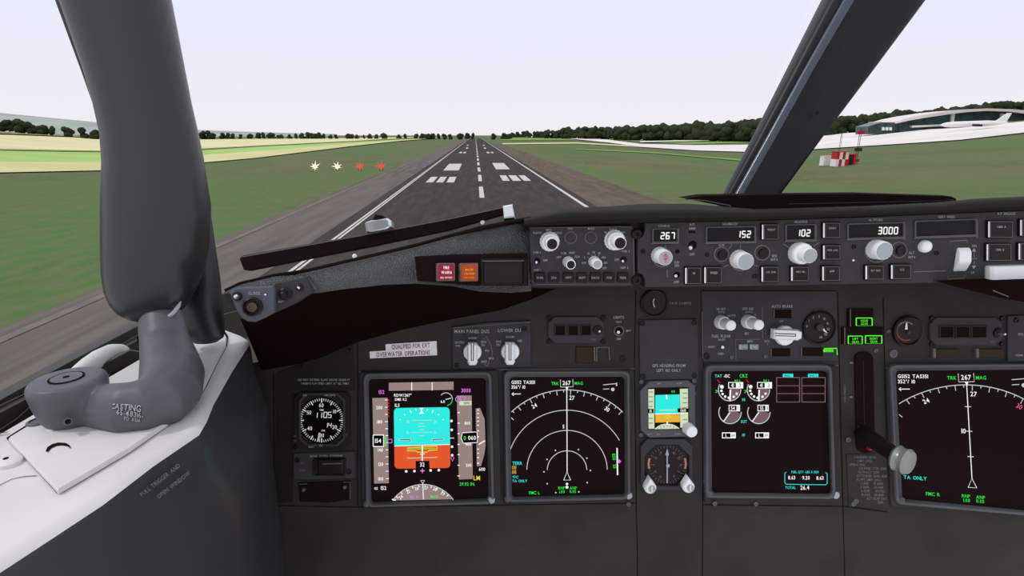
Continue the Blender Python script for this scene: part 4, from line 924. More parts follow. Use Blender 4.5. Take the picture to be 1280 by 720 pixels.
flat(q, [(578, 541), (594.5, 539.8), (596.6, 541), (596.6, 553.2), (579, 554), (576.4, 547.5)], S, E_+.0004, M['e_black']); line(q, [(578, 541), (594.5, 539.8), (596.6, 541), (596.6, 553.2), (579, 554), (576.4, 547.5)], .9, S, E_+.0006, M['e_white'], True)
txt(q, '0', 581, 547.5, 5, S, M['e_green'], E_+.0007); txt(q, '060', 590, 547.3, 5, S, M['e_white'], E_+.0007)
q.build('altitude_tape', scr)
q = MB(); flat(q, [(594.6, 510.5), (600, 510), (605.8, 524), (606.8, 556), (605.6, 567), (601.3, 582.5), (596, 583), (595.6, 555), (597, 545), (595, 536)], S, E_, M['e_grey'])
for y in (512.5, 517, 522, 526.5, 531.5, 538.5, 546, 561.5, 566.5, 572, 579): line(q, [(596.4, y), (598.8, y)], 1.2, S, E_+.0002, M['e_white'])
line(q, [(598.4, 555.5), (606.4, 550.8)], 1.4, S, E_+.0003, M['e_white']); q.build('climb_scale', scr)
q = MB(); pts = arc(529, 652, 46.5, -54, 54, 30); pts = [(x, y) for x, y in pts if y < 625.5]; flat(q, pts+[(pts[-1][0], 624), (pts[0][0], 625.6)], S, E_, M['e_grey'])
line(q, pts, .9, S, E_+.0002, M['e_line'])
for k in range(-5, 6):
    A = math.radians(k*10+3)
    a_ = (529+46*math.sin(A), 652-46*math.cos(A)); b_ = (529+43*math.sin(A), 652-43*math.cos(A))
    if b_[1] < 623: line(q, [a_, b_], 1, S, E_+.0003, M['e_white'])
for s, x, y, r_ in (('24', 501, 621.5, -38), ('25', 510.3, 614.5, -24), ('26', 520.8, 610.6, -10), ('27', 532.6, 610, 4), ('28', 543.6, 611.5, 18), ('29', 553.6, 616.8, 32)): txt(q, s, x, y, 3.8, S, M['e_white'], E_+.0003, rot=r_)
txt(q, '102 H', 517.5, 621.3, 3.4, S, M['e_mag'], E_+.0003); txt(q, 'MAG', 542.5, 620.6, 3.4, S, M['e_green'], E_+.0003)
line(q, [(526, 600.7), (530.6, 600.6), (528.4, 604.5)], .8, S, E_+.0003, M['e_white'], True); line(q, [(528.5, 604), (529.3, 624)], .9, S, E_+.0003, M['e_white']); line(q, [(490, 624), (492, 625.2), (495, 625)], 1.2, S, E_+.0003, M['e_white'])
q.build('compass_rose', scr)
q = MB(); line(q, arc(557.5, 499, 8, -50, 120, 16), .9, S, E_, M['e_line']); line(q, arc(557.5, 499, 8, 90, 170, 8), .9, S, E_+.0001, M['e_green']); line(q, [(557, 499.5), (564, 497.5)], .8, S, E_+.0001, M['e_white']); txt(q, '6.0', 553.5, 502, 3.4, S, M['e_white'], E_+.0001); q.build('angle_of_attack_dial', scr)
# navigation displays
def homog(Q):
    x0, y0, x1, y1 = 637.5, 471.5, 780, 619
    def f(x, y):
        u = (x-x0)/(x1-x0); v = (y-y0)/(y1-y0); a, b, c, d = Q
        return (a[0]*(1-u)*(1-v)+b[0]*u*(1-v)+c[0]*u*v+d[0]*(1-u)*v, a[1]*(1-u)*(1-v)+b[1]*u*(1-v)+c[1]*u*v+d[1]*(1-u)*v)
    return f
ident = lambda x, y: (x, y)
def nav(scr, mp, inner_arcs, right):
    L = lambda q, pts, w, m_, cl=False, h=E_: line(q, [mp(*p) for p in pts], w, S, h, M[m_], cl)
    TT = lambda q, s, x, y, h, m_, r_=0, al='c': txt(q, s, x, y, h, S, M[m_], E_+.0003, rot=r_, mp=mp, align=al)
    q = MB(); TT(q, 'GS152 TAS151' if not right else 'GS152 TAS351', 639.3, 477.8, 4.1, 'e_white', al='l'); TT(q, '356°/ 10' if not right else '352°/ 10', 639.3, 483.8, 4.1, 'e_white', al='l')
    L(q, [(640, 492.6), (651, 492.4)], .9, 'e_white'); L(q, [(642, 490.8), (640, 492.5), (642, 494.4)], .9, 'e_white')
    TT(q, 'TRK', 693.8, 479.4, 3.8, 'e_green'); TT(q, 'MAG', 723.3, 479, 3.8, 'e_green'); TT(q, '267', 708.2, 478.7, 5.2, 'e_white'); L(q, [(700.5, 474.5), (700.7, 483.8), (716.4, 483.4), (716, 474)], .9, 'e_line')
    L(q, [(754, 481), (771, 479.5)], .9, 'e_line'); L(q, [(770.6, 478.4), (770.8, 482.5)], 1.5, 'e_line'); L(q, [(754, 486.5), (761.5, 486)], .9, 'e_line'); 
    flat(q, [mp(*p) for p in circ(766, 486.8, 2.2, 12)], S, E_, M['e_line'])
    q.build('heading_readout', scr)
    q = MB(); cx, cy = 708.8, 588.3
    if right: cx_r, R_, ry = cx, 118, 118; cyr = 487+118
    else: R_ = 101; cyr = cy
    A1 = math.degrees(math.asin(min(1, 69.5/R_)))
    L(q, arc(cx, cyr, R_, -A1, A1, 48), 1, 'e_line')
    k = -14
    while k <= 14:
        A = k*5*(101/R_)+2.6
        if abs(A) < A1-.5:
            ln = 6 if k % 2 == 0 else 3; a_ = math.radians(A); L(q, [(cx+R_*math.sin(a_), cyr-R_*math.cos(a_)), (cx+(R_-ln)*math.sin(a_), cyr-(R_-ln)*math.cos(a_))], .9, 'e_line', h=E_+.0001)
        k += 1
    for s, A in (('24', -30+2.6), ('27', 3.2), ('30', 30+2.6)):
        A *= 101/R_; a_ = math.radians(A); TT(q, s, cx+(R_-9.8)*math.sin(a_)+(1 if A else 0), cyr-(R_-9.8)*math.cos(a_), 5, 'e_pink' if (right and s == '30') else 'e_white', A)
    L(q, [(639, 522), (642, 525)], .9, 'e_line')
    flat(q, [mp(*p) for p in ((706.8, 483.8), (710.4, 483.8), (708.8, 488))], S, E_+.0002, M['e_white'])
    q.build('compass_arc', scr)
    q = MB()
    L(q, [(708.5, 486), (708.9, 591 if not right else 590)], 1, 'e_white', h=E_+.0002)
    L(q, [(708.9, 590), (704.6, 600.2), (713.2, 600)], 1, 'e_white', True)
    if right:
        for y in (511, 538, 566): L(q, [(705.5, y), (711.8, y)], 1, 'e_line')
        TT(q, '10', 703, 538, 5, 'e_white')
    q.build('track_line', scr)
    if inner_arcs:
        q = MB()
        for r, a in ((75.6, 74), (50.3, 88.5), (24.8, 88)):
            if r == 75.6: pts = arc(cx, cy, r, -a, 60, 40)
            else: pts = arc(cx, cy, r, -a, a, 36)
            L(q, pts, .9, 'e_line')
        TT(q, '5', 704.4, 533.2, 4.4, 'e_white')
        for x, y in ((694.3, 563), (723, 562), (683.8, 574.3), (733.6, 572.7), (680, 589.7), (738, 588), (684, 604.7), (734, 603.2), (694.7, 615.8), (723.5, 614.8)): flat(q, circ(x, y, 1, 8), S, E_, M['e_line'])
        q.build('range_arcs', scr)
        q = MB(); L(q, [(771.3, 560), (772, 593.8)], 1.6, 'e_white'); flat(q, [(774, 574), (776.5, 576.5), (774.3, 579.4), (772, 576.6)], S, E_+.0001, M['e_mag'])
        TT(q, '850', 767.5, 571, 4.2, 'e_green', 84); TT(q, '55', 768.6, 583, 4.2, 'e_green', 84); q.build('descent_scale', scr)
        q = MB(); TT(q, 'TERR', 640.5, 579, 4, 'e_cyan', al='l'); TT(q, '011', 640, 584.4, 4.6, 'e_amb', al='l'); TT(q, '011', 640, 590, 4.6, 'e_amb', al='l'); TT(q, 'TFC', 640.5, 596.4, 3.2, 'e_cyan', al='l'); TT(q, 'TA ONLY', 640.5, 601.2, 3.2, 'e_cyan', al='l')
    else:
        q = MB(); TT(q, 'TA ONLY', 640.5, 594, 4, 'e_cyan', al='l')
    q.build('traffic_note', scr)
    q = MB(); TT(q, 'FMC L' if not right else 'FMC R', 668 if not right else 669, 616 if not right else 611, 3.8, 'e_green')
    TT(q, 'RNP', 702, 610, 3.6, 'e_green'); TT(q, '1.00', 702.5, 614.7, 3.6, 'e_green'); TT(q, 'ANP', 716.5, 610, 3.6, 'e_green'); TT(q, '0.05', 716, 614.4, 3.6, 'e_green')
    if not right: flat(q, [(708.7, 603), (710.6, 605), (708.7, 607), (706.8, 605)], S, E_, M['e_white']); flat(q, circ(708.7, 609, 1.9, 12), S, E_, M['e_white'])
    q.build('navigation_note', scr)
t, scr = bez('navigation_display', 'square screen with white compass arcs right of the artificial horizon', [(628, 464), (793, 462), (795, 628), (630, 631)], [(637, 471.5), (780, 471), (781, 617.5), (640, 621)])
nav(scr, ident, True, False)
t, scr = bez('navigation_display', 'square screen with a single white compass arc behind the gear lever', [(1108, 462), (1312, 458), (1324, 648), (1114, 634)], [(1119.5, 463.5), (1294, 462), (1305, 640), (1128, 623.5)])
nav(scr, homog([(1119.5, 463.5), (1296, 463.5), (1306, 639), (1127, 623)]), False, True)
# engine display
t, scr = bez('engine_display', 'square screen with four small white and pink engine dials', [(881, 458), (1048, 457), (1052, 628), (881, 630)], [(889, 464), (1033, 463.5), (1038, 617), (890, 615.5)])
def arcd(q, cx, cy, marks_, val, big):
    r = 14
    if not big: flat(q, [(cx-.5, cy-2)]+arc(cx, cy, r-1, 94, 215, 16)+[(cx-.5, cy-2)], S, E_, M['e_dim'])
    else: flat(q, [(cx, cy-4)]+[(cx+12, cy-4)]+arc(cx, cy, r-1, 95, 178, 12), S, E_, M['e_dim'])
    line(q, arc(cx, cy, r, 88, 298, 34), 1.1, S, E_+.0001, M['e_line'])
    if big: line(q, [(cx+1, cy), (cx+.5, cy+14)], 1.8, S, E_+.0002, M['e_white'])
    else: line(q, [(cx, cy), (cx-8.2, cy+11.5)], 1.2, S, E_+.0002, M['e_white'])
    if big:
        for a_ in (290, 262, 238, 212, 186, 150, 120): x = cx+10.3*math.sin(math.radians(a_)); y = cy-10.3*math.cos(math.radians(a_)); flat(q, circ(x, y, 1.6 if a_ != 290 else 2.4, 8), S, E_+.0002, M['e_white'])
        line(q, [(cx-15.5, cy-12.5), (cx-12, cy-8.5)], 1.1, S, E_+.0003, M['e_red']); line(q, [(cx-17.5, cy+.6), (cx-14.8, cy+2.2), (cx-17.5, cy+4)], 1.1, S, E_+.0003, M['e_green']); line(q, [(cx-14.8, cy+2.2), (cx-12.8, cy+2.2)], 1, S, E_+.0003, M['e_green'])
    x0 = cx-1.6; flat(q, rr(x0, cy-9.4, x0+(18.5 if big else 14), cy-1.4), S, E_+.0003, M['e_white']); flat(q, rr(x0+.9, cy-8.5, x0+(9.5 if big else 9.8), cy-2.3), S, E_+.0004, M['e_black'])
    txt(q, val[:2], x0+5.2, cy-5.4, 4.6, S, M['e_white'], E_+.0006, sx=.72); txt(q, val[2:], x0+(14 if big else 12), cy-5.4, 4.6, S, M['e_black'], E_+.0006, sx=.72)
for nm, a in (('fan_speed_dial', (912, 487, 0, '41.3', True)), ('fan_speed_dial', (948, 487, 0, '41.3', True)), ('gas_temperature_dial', (912.5, 515.5, 0, '541', False)), ('gas_temperature_dial', (948.5, 515.5, 0, '553', False))):
    q = MB(); arcd(q, *a)
    if a[4]: txt(q, '95.1', a[0]+9.6, a[1]-10.6, 3.8, S, M['e_green'], E_+.0005)
    q.build(nm, scr)
q = MB()
for s, x, y, h, m_ in (('TAT', 898, 470, 3.6, 'e_cyan'), ('-15C', 908.5, 470, 3.8, 'e_white'), ('CRZ', 929.5, 469.8, 4.2, 'e_green'), ('N1', 929.5, 499.6, 3.6, 'e_cyan'), ('EGT', 930, 527, 3.4, 'e_cyan'), ('FF', 929.6, 544, 3.4, 'e_cyan'), ('FUEL QTY -LBS X 1000', 1006.3, 590, 3.0, 'e_cyan'), ('8.63', 989.6, 597, 4.4, 'e_white'), ('9.20', 1007.5, 597.2, 4.4, 'e_white'), ('8.63', 1025, 597.4, 4.4, 'e_white'), ('TOTAL', 988, 609.5, 3.2, 'e_cyan'), ('26.4', 1006, 609.5, 5.2, 'e_white')):
    txt(q, s, x, y, h, S, M[m_], E_+.0002, sx=.8 if len(s) < 10 else .72)
for x in (902.5, 944): flat(q, rr(x, 540.5, x+17.2, 547.8), S, E_, M['e_white']); flat(q, rr(x+1, 541.6, x+10.6, 546.8), S, E_+.0001, M['e_black']); txt(q, '1.', x+5.2, 544.2, 4, S, M['e_white'], E_+.0003); txt(q, '69', x+13.8, 544.2, 4, S, M['e_black'], E_+.0003, sx=.7)
line(q, [(983, 590), (981, 591.5), (981, 603.5), (983, 605.3), (1032, 606), (1034, 604.5), (1034, 592), (1032, 590.5)], .8, S, E_, M['e_cyan'])
q.build('fuel_readout', scr)
for x, s in ((984.5, 'ENG 1'), (1016.5, 'ENG 2')):
    q = MB(); dx = 0 if x < 1000 else .0
    frame(q, rr(970.5 if x < 1000 else 1002, 471.5, 1000 if x < 1000 else 1032, 503), rr(971.4 if x < 1000 else 1002.9, 472.4, 999.1 if x < 1000 else 1031.1, 502.1), S, E_, E_+.0003, M['e_dim'], chamf=.00005)
    for y in (482.2, 492): line(q, [(971, y), (999.5, y)] if x < 1000 else [(1002.5, y), (1031.5, y)], .9, S, E_+.0001, M['e_dim'])
    flat(q, rr(978.5 if x < 1000 else 1010, 467.2, 991.5 if x < 1000 else 1023, 472), S, E_+.0002, M['e_cyan']); txt(q, s, 985 if x < 1000 else 1016.5, 469.7, 3, S, M['e_black'], E_+.0004, sx=.75)
    q.build('status_table', scr)

# ---- clock
t = pan('clock', 'round black clock with white ticks reading 11:05', 'clock', S, 402, 526)
q = MB(); prism(q, octa(367, 490, 438, 562, 8), S, 0, .004, M['panel_dark'], .001); q.build('case', t)
q = MB(); frame(q, octa(373, 491.5, 431, 558, 9), octa(375.5, 494, 428.5, 555.5, 8.4), S, .004, .007, M['plate'], chamf=.0008); q.build('bezel', t)
q = MB(); flat(q, circ(402, 525.5, 29.5, 40), S, .0046, M['e_black']); c_ = (402, 525.5)
for k in range(60):
    A = math.radians(6*k); L_ = 3.2 if k % 5 else 5.4; line(q, [(402+27.5*math.sin(A), 525.5-27.5*math.cos(A)), (402+(27.5-L_)*math.sin(A), 525.5-(27.5-L_)*math.cos(A))], .7 if k % 5 else 1.3, S, .005, M['e_line'])
for s, x, y in (('60', 401.6, 506.6), ('10', 418.4, 514.4), ('20', 418.2, 533.8), ('30', 402.4, 544.2), ('40', 387.2, 535.4), ('50', 386.3, 515.7)): txt(q, s, x, y, 4.6, S, M['e_line'], .005)
d_ = q.build('dial', t)
q = MB(); seg7(q, '11', 402, 519, 3, 6.4, S, M['e_line'], .9, .0052, 2.4); seg7(q, '05', 414, 518.6, 3.8, 6.8, S, M['e_line'], 1, .0052, 1.6); seg7(q, '14', 414, 531.6, 3.2, 5.6, S, M['e_line'], .9, .0052, 1.4); txt(q, 'TIME', 402, 512.6, 2.2, S, M['e_line'], .0052); txt(q, 'CHR', 404, 538.2, 2, S, M['e_line'], .0052)
flat(q, circ(404.4, 517.2, .7, 8), S, .0052, M['e_line']); flat(q, circ(404.4, 520.6, .7, 8), S, .0052, M['e_line']); q.build('digits', d_)
q = MB(); prism(q, [(398.2, 541), (400.2, 541), (399, 551.5), (396.4, 551.5)], S, .0056, .0064, M['knob']); q.build('hand', t)
q = MB(); txt(q, 'CHR', 381, 494, 2.2, S, M['ink'], .0075); txt(q, 'TIME DATE', 412, 494, 2.2, S, M['ink'], .0075); txt(q, 'RESET', 389.5, 558.6, 2.2, S, M['ink'], .0075); txt(q, 'ET', 401.3, 557, 2.6, S, M['ink'], .0075); q.build('lettering', t)
q = MB()
for x, y in ((370, 543), (370, 549), (434, 541)): lathe(q, S, x, y, [(2.2, .004), (2, .0065), (1, .007)], M['plate'], 12)
q.build('push_button', t); q = MB()
for x, y in ((369.5, 494), (434, 492), (370, 559)): screw(q, S, x, y, 3, .001)
q.build('panel_hole', t)
# nose wheel steering
t = pan('nose_wheel_steering_panel', 'small panel with guarded black switch under the clock', 'switch panel', S, 405, 585)
q = MB(); prism(q, rr(367, 567, 443.5, 600, 1, 3, -.03), S, 0, .003, M['plate'], .0006); q.build('face_plate', t)
q = MB(); txt(q, 'NOSE WHEEL STEERING', 408, 569.8, 2.9, S, M['ink'], .0036, rot=-1); txt(q, 'NORM', 378, 588, 2.2, S, M['inkdim'], .0036); txt(q, 'ALT', 378, 579, 2.2, S, M['inkdim'], .0036); q.build('lettering', t)
q = MB(); frame(q, rr(391, 573, 432, 595, 1.5, 3), rr(394, 575, 429.5, 593.5, 1, 3), S, .003, .006, M['panel_dark'], chamf=.0006); prism(q, rr(396, 574.5, 428.5, 592.5, 1), S, .003, .012, M['blackp'], .002); line(q, [(403, 580), (427, 579.3)], 1.2, S, .0124, M['edge']); q.build('switch_guard', t)
q = MB(); screw(q, S, 373, 574, 3.4, .003); screw(q, S, 437.5, 588.5, 3.4, .003); q.build('panel_hole', t)
t = pan('foot_air_vent', 'black recessed cover with two small studs under the guarded switch', 'cover', S, 405, 616)
q = MB(); prism(q, [(373, 604), (438, 602), (438, 625), (410, 628.5), (375, 627)], S, 0, .0025, M['black'], .0006); q.build('cover', t)
q = MB(); line(q, [(374, 605.2), (384, 604.8)], 1, S, .003, M['edge']); line(q, [(429, 602.8), (437.6, 602.6), (437.6, 624)], 1, S, .003, M['edge'])
for x, y in ((380.3, 611), (431.5, 607.8)): lathe(q, S, x, y, [(2.6, .0025), (2.2, .0045), (.8, .0052)], M['cast'], 12)
q.build('studs', t)
# sticker
t = pan('sticker', 'pinkish white sticker lettered QUALIFIED FOR EXT OVERWATER OPERATIONS', 'sticker', S, 505, 438)
q = MB(); prism(q, [(482, 430.3), (545.7, 426.4), (546.4, 444), (462.5, 448), (462, 439.5), (482, 438.3)], S, .0003, .0009, M['sticker']); q.build('backing', t, smooth=False)
q = MB(); txt(q, 'QUALIFIED FOR EXT', 513.5, 432.6, 5.4, S, M['stickerink'], .0012, rot=-3, sx=.62); txt(q, 'OVERWATER OPERATIONS', 504, 442, 5.6, S, M['stickerink'], .0012, rot=-2.6, sx=.62); q.build('lettering', t)
# display select panel
t = pan('display_select_panel', 'grey panel with two white pointer knobs under MAIN PANEL DUS and LOWER DU', 'switch panel', S, 612, 432)
q = MB(); prism(q, [(565, 409), (610, 403), (663, 401), (664, 458.5), (566, 461)], S, 0, .003, M['plate'], .0006); q.build('face_plate', t)
q = MB()
for s, x, y, h in (('MAIN PANEL DUS', 589.8, 414.2, 4.2), ('LOWER DU', 636.8, 413, 4.2), ('NORM', 590.5, 422.6, 2.8), ('NORM', 637.3, 421.2, 2.8), ('OUTBD', 574.5, 428, 2.7), ('PFD', 572.5, 432.4, 2.7), ('ENG', 604.5, 427.2, 2.7), ('PRI', 604, 431.5, 2.7), ('PFD', 609, 438.5, 2.4), ('ENG', 623.5, 427, 2.7), ('PRI', 623, 431, 2.7), ('ND', 650, 426, 3), ('MFD', 614, 448, 2.6), ('INBD', 605, 452, 2.6)): txt(q, s, x, y, h, S, M['ink'], .0036)
line(q, [(604, 424), (608, 421), (613, 430), (615.5, 440), (614.5, 446)], .8, S, .0036, M['inkdim']); line(q, [(612, 450), (609, 458), (606, 455)], .8, S, .0036, M['inkdim']); line(q, [(566, 410), (663, 402.5)], .8, S, .0034, M['edge']); q.build('lettering', t)
def pointer(x, y, par, S=S, ang=180, r=11.5, L=18, base_h=.003):
    q = MB(); lathe(q, S, x, y, [(r, base_h), (r, base_h+.003), (r*.92, base_h+.0055), (r*.5, base_h+.0065)], M['knob'], 36); o = q.build('pointer_knob', par)
    a = math.radians(ang); d = (math.sin(a), -math.cos(a)); n_ = (-d[1], d[0]); q = MB(); hw = r*.56
    pts = [(x-d[0]*r*.85+n_[0]*hw*.9, y-d[1]*r*.85+n_[1]*hw*.9), (x+d[0]*L*.8+n_[0]*hw, y+d[1]*L*.8+n_[1]*hw), (x+d[0]*L+n_[0]*hw*.6, y+d[1]*L+n_[1]*hw*.6), (x+d[0]*L-n_[0]*hw*.6, y+d[1]*L-n_[1]*hw*.6), (x+d[0]*L*.8-n_[0]*hw, y+d[1]*L*.8-n_[1]*hw), (x-d[0]*r*.85-n_[0]*hw*.9, y-d[1]*r*.85-n_[1]*hw*.9)]
    prism(q, pts, S, base_h+.004, base_h+.015, M['knob'], .0025); q.build('grip_bar', o)
    q = MB(); H_ = base_h+.0154
    line(q, [(x-d[0]*r*.8, y-d[1]*r*.8), (x+d[0]*L*.66, y+d[1]*L*.66)], 3.4, S, H_, M['black']); line(q, [(x-d[0]*r*.84, y-d[1]*r*.84), (x+d[0]*L*.62, y+d[1]*L*.62)], 1.5, S, H_+.0003, M['knob']); q.build('index_line', o)
pointer(590.5, 439, t); pointer(637.5, 438.5, t)
q = MB(); screw(q, S, 655.5, 410.5, 3, .003); screw(q, S, 571, 456, 3, .003); q.build('panel_hole', t)
# flight mode annunciator modules
def annun(nm, lab, x0, y0, x1, y1, sq, tg, edge_='inkdim', hgt=.004):
    t = pan(nm, lab, 'annunciator', S, (x0+x1)/2, (y0+y1)/2, 'eight sided annunciators'); q = MB(); prism(q, octa(x0, y0, x1, y1, 8), S, 0, hgt, M['plate'], .001); q.build('face_plate', t)
    for a in sq:
        q = MB(); frame(q, rr(a[0]-1.4, a[1]-1.4, a[2]+1.4, a[3]+1.4), rr(a[0], a[1], a[2], a[3]), S, hgt, hgt+.002, M['panel'], chamf=.0004); flat(q, rr(*a), S, hgt+.0006, M['black'])
        q.build('lamp_window', t)
    q = MB(); lathe(q, S, tg[0], tg[1], [(6, hgt), (5.8, hgt+.002), (4, hgt+.003)], M['blackp'], 20); lathe(q, S, tg[0], tg[1], [(1.7, hgt+.002), (2, hgt+.010), (1.2, hgt+.012)], M['steel'], 12); q.build('test_switch', t)
    q = MB()
    for x, y in ((x0+1, y0+1), (x1-1, y0+1), (x0+1, y1-2), (x1-1, y1-2)): screw(q, S, x, y, 3, .001)
    q.build('panel_hole', t); q = MB(); txt(q, 'TEST', tg[0]-4, y1-4.5, 2.2, S, M['inkdim'], hgt+.0006); q.build('lettering', t)
annun('flight_status_annunciator', 'eight sided annunciator with three dark squares above the first compass screen', 685, 396, 755, 429, ((695, 407.5, 706, 418.5), (711, 407.5, 722, 418.5), (727, 407.3, 738, 418.3)), (746.5, 412))
annun('flight_status_annunciator', 'eight sided annunciator with three dark red edged squares above the gear side screen', 1163, 397, 1253, 432, ((1176, 408.5, 1192, 421.5), (1196, 408.5, 1212, 421.5), (1216, 408.5, 1233, 421.5)), (1244, 415.5))
t = pan('light_test_switch', 'small toggle switch with pale ring under the word LIGHTS', 'switch', S, 773, 413)
toggle(t, S, 773.5, 413.5, 5.4, -.5, 2)
q = MB(); txt(q, 'LIGHTS', 773.5, 396.6, 3.3, S, M['ink']); txt(q, 'TEST', 773.5, 402.6, 2.5, S, M['ink']); txt(q, 'BRT', 785.5, 413.4, 2.5, S, M['ink']); txt(q, 'DIM', 773.5, 423.6, 2.5, S, M['ink']); q.build('lettering', t)
t = pan('proximity_lamp', 'brown lamp window with pale square bracket above the compass screen', 'lamp', S, 741, 444)
q = MB(); prism(q, rr(720, 433.5, 741, 454), S, 0, .0025, M['brown'], .0006); q.build('lamp_window', t); q = MB(); line(q, [(743, 434), (743.5, 451)], 1.8, S, .002, M['edge']); line(q, [(746, 452), (746, 434.5), (761, 434), (762, 450)], 1.3, S, .002, M['edge']); q.build('bracket', t)
o = MB(); screw(o, S, 779, 448.5, 4.4, 0); o = o.build('panel_screw'); o['label'] = 'dark round screw head under the lights test switch'; o['category'] = 'screw'
# yaw damper gauge
t = pan('yaw_damper_indicator', 'round black dial with short white pointer beside YAW DAMPER', 'gauge', S, 817, 378)
q = MB(); lathe(q, S, 817, 378.5, [(17, 0), (17, .004), (15.5, .005), (14, .0035), (3, .003)], M['blackp'], 36); q.build('case', t)
q = MB(); line(q, [(818, 373.5), (816.5, 376), (817, 381), (818.5, 384)], 1.6, S, .0056, M['ink']); q.build('pointer', t); q = MB(); txt(q, 'YAW DAMPER', 850.5, 379, 3.2, S, M['inkdim']); flat(q, circ(817, 363.6, .8, 8), S, .0008, M['ink']); q.build('lettering', t)
# standby attitude
t = pan('standby_attitude_display', 'small square screen with cyan sky and gold ground between the large screens', 'display screen', S, 835, 512)
q = MB(); frame(q, [(812, 476.5), (860, 475.5), (869, 482), (869.5, 535), (862, 546), (812, 547.5), (801, 538), (800, 489)], [(810.4, 485), (861, 484), (861.2, 484.4), (861.6, 536.6), (861, 537), (810.6, 538), (810, 537.6), (809.8, 485.4)], S, 0, .006, M['bezel'], chamf=.001); q.build('bezel', t)
q = MB(); flat(q, [(809.9, 485), (861.2, 484), (861.8, 537), (810.6, 538)], S, .0012, M['screen']); sc = q.build('screen', t)
q = MB(); flat(q, [(819, 493.8), (849.6, 493), (849.8, 516.5), (819, 517)], S, .0016, M['e_sky']); flat(q, [(819, 518), (849.8, 517.6), (850, 527.6), (819.2, 528.2)], S, .0016, M['e_gold']); line(q, [(818.6, 517.5), (860, 516.6)], 1, S, .0018, M['e_white'])
line(q, [(824, 512.8), (844.5, 512.4)], 1.2, S, .0018, M['e_pale']); line(q, [(833, 493.6), (833.4, 499)], 1.6, S, .0018, M['e_white']); line(q, [(831, 520), (834.5, 519), (838, 521), (834.8, 523.5)], 1, S, .0018, M['e_yel'], True); q.build('artificial_horizon', sc)
q = MB(); flat(q, [(810.3, 486.5), (817.8, 486.3), (818, 535.8), (810.7, 536)], S, .0016, M['e_pale']); flat(q, [(849.8, 486), (861, 485.8), (861.2, 534), (850.4, 534.4)], S, .0016, M['e_pale'])
for y in (490, 496, 502, 508, 523, 529): line(q, [(811, y), (816, y)], 1.2, S, .0018, M['e_grey']); line(q, [(853, y+1.5), (859, y+1.4)], 1.2, S, .0018, M['e_grey'])
flat(q, rr(810, 511, 817, 516.4), S, .0019, M['e_black']); txt(q, '15', 813.4, 513.8, 3.4, S, M['e_white'], .0021); flat(q, rr(847, 510.4, 861, 515.4), S, .0019, M['e_black']); txt(q, '060', 854, 513, 3.4, S, M['e_white'], .0021); txt(q, '1013', 841.5, 489.4, 2.6, S, M['e_green'], .0021)
q.build('tapes', sc)
q = MB(); flat(q, arc(834, 552, 22.5, -45, 45, 16)+[(850, 535.8), (818.4, 536.4)], S, .0017, M['e_pale']); line(q, [(834, 527), (834.2, 531)], 1.6, S, .002, M['e_white'])
for k in range(-3, 4): A = math.radians(k*12); line(q, [(834+21*math.sin(A), 552-21*math.cos(A)), (834+18*math.sin(A), 552-18*math.cos(A))], .9, S, .0019, M['e_grey'])
q.build('compass_rose', sc)
q = MB(); lathe(q, S, 858, 533.5, [(7.5, .006), (7.2, .009), (7, .020), (6.4, .0215), (5, .022)], M['knob'], 26); q.build('setting_knob', t)
q = MB(); txt(q, 'APP', 823.5, 479.3, 2, S, M['ink'], .0066); txt(q, 'HP/IN', 849, 479, 2, S, M['ink'], .0066); txt(q, 'ATT', 812, 543, 2, S, M['ink'], .0066); txt(q, 'RST', 823, 543, 2, S, M['ink'], .0066); txt(q, 'BARO', 847.5, 542.4, 2, S, M['ink'], .0066)
q.build('lettering', t); q = MB()
for x, y in ((801, 477), (867, 475.6), (801, 543), (867, 491)): screw(q, S, x, y, 2.8, .001, M['cast'])
q.build('panel_hole', t)
# radio magnetic indicator
t = pan('radio_magnetic_indicator', 'round dark compass dial with upright needle and two white teardrop knobs', 'gauge', S, 834, 580)
q = MB(); frame(q, octa(801, 549, 866, 613, 9), circ(834, 580.5, 25.5, 8)[0:0] or octa(806, 556, 862, 608, 14), S, 0, .006, M['plate'], chamf=.001); q.build('bezel', t)
q = MB(); flat(q, octa(805.5, 555.5, 862.5, 608.5, 12), S, .001, M['blackp'])
for k in range(36):
    A = math.radians(10*k); L_ = 3 if k % 3 else 4.4; line(q, [(834+24*math.sin(A), 581-24*math.cos(A)), (834+(24-L_)*math.sin(A), 581-(24-L_)*math.cos(A))], .5, S, .0014, M['inkdim'])
for k, s in enumerate(('27', '30', '33', 'N', '3', '6', '9', '12', '15', 'S', '21', '24')):
    A = math.radians(30*k); txt(q, s, 834+17*math.sin(A), 581-17*math.cos(A), 2.9, S, M['inkdim'], .0014, rot=30*k)
line(q, arc(834, 580, 23.2, -105, -72, 8), 2.4, S, .0016, mat('copper mark', (190, 118, 88), .5, .2, gain=1.2)); line(q, arc(834, 580, 23.2, 72, 105, 8), 2.4, S, .0016, MATS['copper mark'])
line(q, [(824, 608), (846, 607.6)], 1, S, .0016, M['inkdim']); q.build('dial', t)
q = MB(); prism(q, [(834, 561), (836.2, 568), (834.8, 570.5), (834.8, 604), (833.2, 604), (833.2, 570.5), (831.8, 568)], S, .002, .0028, M['knobgrey']); lathe(q, S, 834, 581, [(2.4, .0026), (2.2, .0036), (1, .0038)], M['knobgrey'], 14); q.build('needle', t)
